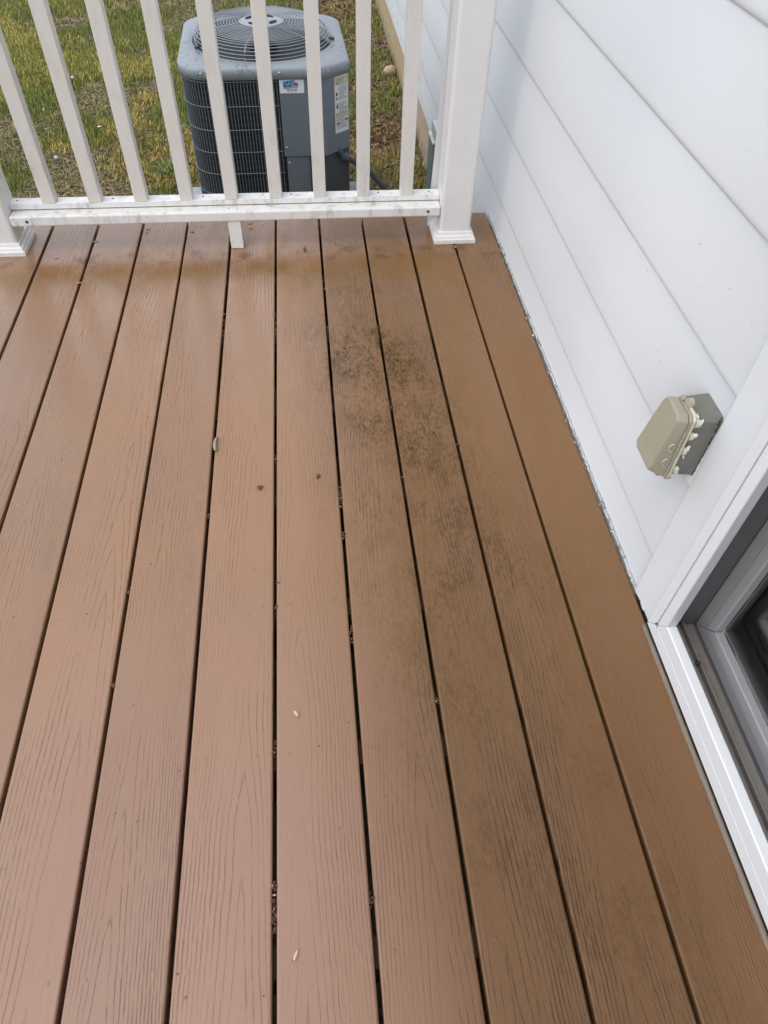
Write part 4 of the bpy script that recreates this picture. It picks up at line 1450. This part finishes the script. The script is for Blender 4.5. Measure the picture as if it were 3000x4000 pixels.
def blades(n, kind):
    x_, y_ = scatter(n)
    gn, mn, nw, un = masks(x_, y_)
    ok = keep_out(x_, y_)
    rr = rng.random(n)
    if kind == 'grass':
        pr = np.clip((gn - 0.44) * 5.0, 0.14, 1) * (1 - 0.62 * un) * (1 - 0.8 * nw * np.clip((fbm(x_, y_, 2.6, 77) - .42) * 8, 0, 1))
    elif kind == 'thatch':
        pr = np.clip((0.58 - gn) * 3.0, 0.10, 1) + 0.35 * un
    else:
        pr = np.clip((mn - 0.51) * 7.0, 0, 1) * (1 - 0.7 * nw) * (1 - 0.45 * un)
    ok &= rr < pr
    x_, y_ = x_[ok], y_[ok]
    gn, mn, un, nw = gn[ok], mn[ok], un[ok], nw[ok]
    m = len(x_)
    az = rng.random(m) * 2 * np.pi
    dirx, diry = np.cos(az), np.sin(az)
    if kind == 'grass':
        L = rng.uniform(0.018, 0.048, m)
        lean = rng.uniform(0.15, 0.8, m)
        wd = rng.uniform(0.0014, 0.0026, m)
        nseg = 3
    elif kind == 'thatch':
        L = rng.uniform(0.018, 0.060, m)
        lean = rng.uniform(1.15, 1.55, m)
        wd = rng.uniform(0.0012, 0.0028, m)
        nseg = 2
    else:
        L = rng.uniform(0.014, 0.034, m)
        lean = rng.uniform(0.2, 1.1, m)
        wd = rng.uniform(0.0020, 0.0042, m)
        nseg = 2
    pts = np.zeros((m, 2 * (nseg + 1), 3))
    cx_, cy_, cz = x_.copy(), y_.copy(), np.full(m, GZ) + (rng.random(m) * 0.012 if kind != 'grass' else 0.0)
    sxv, syv = -diry, dirx
    twist = rng.uniform(-.8, .8, m)
    ang = lean * (0.45 if kind != 'thatch' else 1.0)
    for i in range(nseg + 1):
        w_ = wd * (1 - (i / nseg) ** 2 * 0.85)
        zt = np.sin(twist) * w_ * 0.5
        pts[:, 2 * i, 0], pts[:, 2 * i, 1], pts[:, 2 * i, 2] = cx_ - sxv * w_, cy_ - syv * w_, cz - zt
        pts[:, 2 * i + 1, 0], pts[:, 2 * i + 1, 1], pts[:, 2 * i + 1, 2] = cx_ + sxv * w_, cy_ + syv * w_, cz + zt
        st_ = L / nseg
        cx_, cy_, cz = cx_ + dirx * np.sin(ang) * st_, cy_ + diry * np.sin(ang) * st_, cz + np.cos(ang) * st_
        ang = ang + lean * 0.5 / nseg + rng.normal(0, 0.25 if kind == 'thatch' else 0.08, m)
        if kind == 'thatch':
            cz = np.maximum(cz, GZ + 0.003)
    f = rng.random(m)[:, None]
    j = rng.uniform(0.75, 1.25, m)[:, None]
    if kind == 'grass':
        c_ = np.array([0.105, 0.175, 0.036]) * (1 - f) + np.array([0.28, 0.30, 0.065]) * f
        yl = (rng.random(m) < 0.18)[:, None]
        c_ = np.where(yl, np.array([0.40, 0.35, 0.12]), c_)
    elif kind == 'thatch':
        c_ = np.array([0.22, 0.165, 0.090]) * (1 - f) + np.array([0.44, 0.35, 0.20]) * f
        dk = (rng.random(m) < 0.25)[:, None]
        c_ = np.where(dk, np.array([0.09, 0.055, 0.035]), c_)
    else:
        c_ = np.array([0.40, 0.33, 0.075]) * (1 - f) + np.array([0.60, 0.50, 0.15]) * f
    return pts, c_ * j, nseg


for kind, n, nm, lb in (('grass', 330000, 'grass', 'patchy green lawn grass behind the railing'),
                        ('thatch', 230000, 'dead_grass', 'tan dead grass matted between the green clumps'),
                        ('moss', 230000, 'moss', 'yellow moss tufts spread through the lawn')):
    p_, c_, ns = blades(n, kind)
    o_ = strips(nm, p_, c_, M['grass' if kind != 'thatch' else 'litter'], ns)
    o_['kind'] = 'stuff'
    o_['label'] = lb

# brown leaf litter by the foundation and round the unit
n = 22000
y_ = 2.5 + 5.5 * rng.random(n)
x_ = 0.02 + 0.72 * rng.random(n)
left = rng.random(n) < 0.28
x_ = np.where(left, -0.95 + 0.6 * rng.random(n), x_)
y_ = np.where(left, 2.6 + 1.6 * rng.random(n), y_)
ok = keep_out(x_, y_) & (rng.random(n) < np.clip((fbm(x_, y_, 2.6, 77) - 0.40) * 4, 0.12, 1)) & ~((x_ < 0.4) & (x_ > -.3) & (y_ < 3.7) & (y_ > 2.8))
x_, y_ = x_[ok], y_[ok]
m = len(x_)
az = rng.random(m) * 6.28
L = rng.uniform(0.008, 0.030, m)
wd = rng.uniform(0.003, 0.010, m)
pts = np.zeros((m, 6, 3))
tilt = rng.normal(0, 0.35, m)
roll = rng.normal(0, 0.4, m)
for i in range(3):
    s_ = (i - 1) * L
    w_ = wd * (1.0 if i == 1 else 0.35)
    px_ = x_ + np.cos(az) * s_
    py_ = y_ + np.sin(az) * s_
    pz_ = GZ + 0.012 + np.abs(np.sin(tilt)) * L * 0.6 + np.sin(tilt) * s_ * 0.6 - (0.3 * wd if i == 1 else 0)
    for q, sg in ((0, -1), (1, 1)):
        pts[:, 2 * i + q, 0] = px_ - np.sin(az) * w_ * sg
        pts[:, 2 * i + q, 1] = py_ + np.cos(az) * w_ * sg
        pts[:, 2 * i + q, 2] = np.maximum(GZ + 0.003, pz_ + np.sin(roll) * w_ * sg)
f = rng.random(m)[:, None]
c_ = (np.array([0.085, 0.045, 0.030]) * (1 - f) + np.array([0.30, 0.175, 0.085]) * f) * rng.uniform(.7, 1.25, m)[:, None]
o_ = strips('leaf_litter', pts, c_, M['litter'], 2)
o_['kind'] = 'stuff'
o_['label'] = 'brown shredded leaf litter along the foundation'

# a few things one can pick out in the grass
def stone(x_, y_, sx, sy, sz, seed, name, mat, label, cat, z=None):
    vs, fs = blob(12, 8, sx, sy, sz, 0.13, seed)
    o2 = mob(name, vs, fs, M[mat], None, smooth=True)
    o2.location = (x_, y_, GZ + sz * 0.55 + 0.012 if z is None else z)
    o2.rotation_euler = (0.1, 0.05, seed)
    if name == 'pebble':
        o2.scale = (0.75, 0.75, 0.75)
    return tag(o2, label, cat, 'stones in the lawn')


stone(0.700, 5.16, 0.030, 0.045, 0.032, 5, 'stone', 'stone', 'tan rough stone in the grass against the foundation', 'stone')
stone(-1.185, 3.945, 0.017, 0.013, 0.012, 6, 'pebble', 'pebble', 'pale grey pebble in the moss, nearest to the railing', 'pebble', GZ + 0.028)
stone(-1.311, 5.10, 0.022, 0.016, 0.013, 8, 'pebble', 'pebble', 'pale grey pebble farther back in a bare patch of the lawn', 'pebble', GZ + 0.028)
for i, (x_, y_, lb) in enumerate(((-1.018, 4.294, 'white petal lying on the lawn between the second and third balusters'), (-1.372, 4.556, 'small white petal on the lawn near the leftmost baluster'))):
    vs = []
    for k in range(5):
        for q in range(3):
            u_, v_ = k / 4, q - 1
            vs.append((-.012 + .024 * u_, .007 * v_ * math.sin(math.pi * (0.15 + .8 * u_)), 0.004 * v_ * v_ + 0.003 * u_))
    fs = [(k * 3 + q, k * 3 + q + 1, k * 3 + q + 4, k * 3 + q + 3) for k in range(4) for q in range(2)]
    o2 = mob('petal', vs, fs, M['petal'], None, smooth=True)
    o2.location = (x_, y_, GZ + 0.04)
    o2.rotation_euler = (0, 0, 0.2 + i)
    if i:
        o2.scale = (.6, .6, .6)
    tag(o2, lb, 'petal', 'white petals on the lawn')
# a broad grass tuft left of the unit
tp, m = [], 70
az = rng.random(m) * 6.28
pts = np.zeros((m, 10, 3))
L = rng.uniform(0.06, 0.13, m)
ang = rng.uniform(0.3, 0.9, m)
cx_ = -0.602 + rng.normal(0, 0.03, m)
cy_ = 3.759 + rng.normal(0, 0.03, m)
cz = np.full(m, GZ)
for i in range(5):
    w_ = 0.0034 * (1 - (i / 4) ** 2 * 0.9)
    for q, sg in ((0, -1), (1, 1)):
        pts[:, 2 * i + q] = np.stack([cx_ - np.sin(az) * w_ * sg, cy_ + np.cos(az) * w_ * sg, cz], 1)
    cx_, cy_, cz = cx_ + np.cos(az) * np.sin(ang) * L / 4, cy_ + np.sin(az) * np.sin(ang) * L / 4, np.maximum(GZ + .005, cz + np.cos(ang) * L / 4)
    ang = ang + 0.28
f = rng.random(m)[:, None]
c_ = np.array([0.07, 0.15, 0.03]) * (1 - f) + np.array([0.17, 0.25, 0.055]) * f
o_ = strips('grass_tuft', pts, c_, M['grass'], 4)
tag(o_, 'bright green tuft of broad grass left of the air conditioner', 'grass tuft')
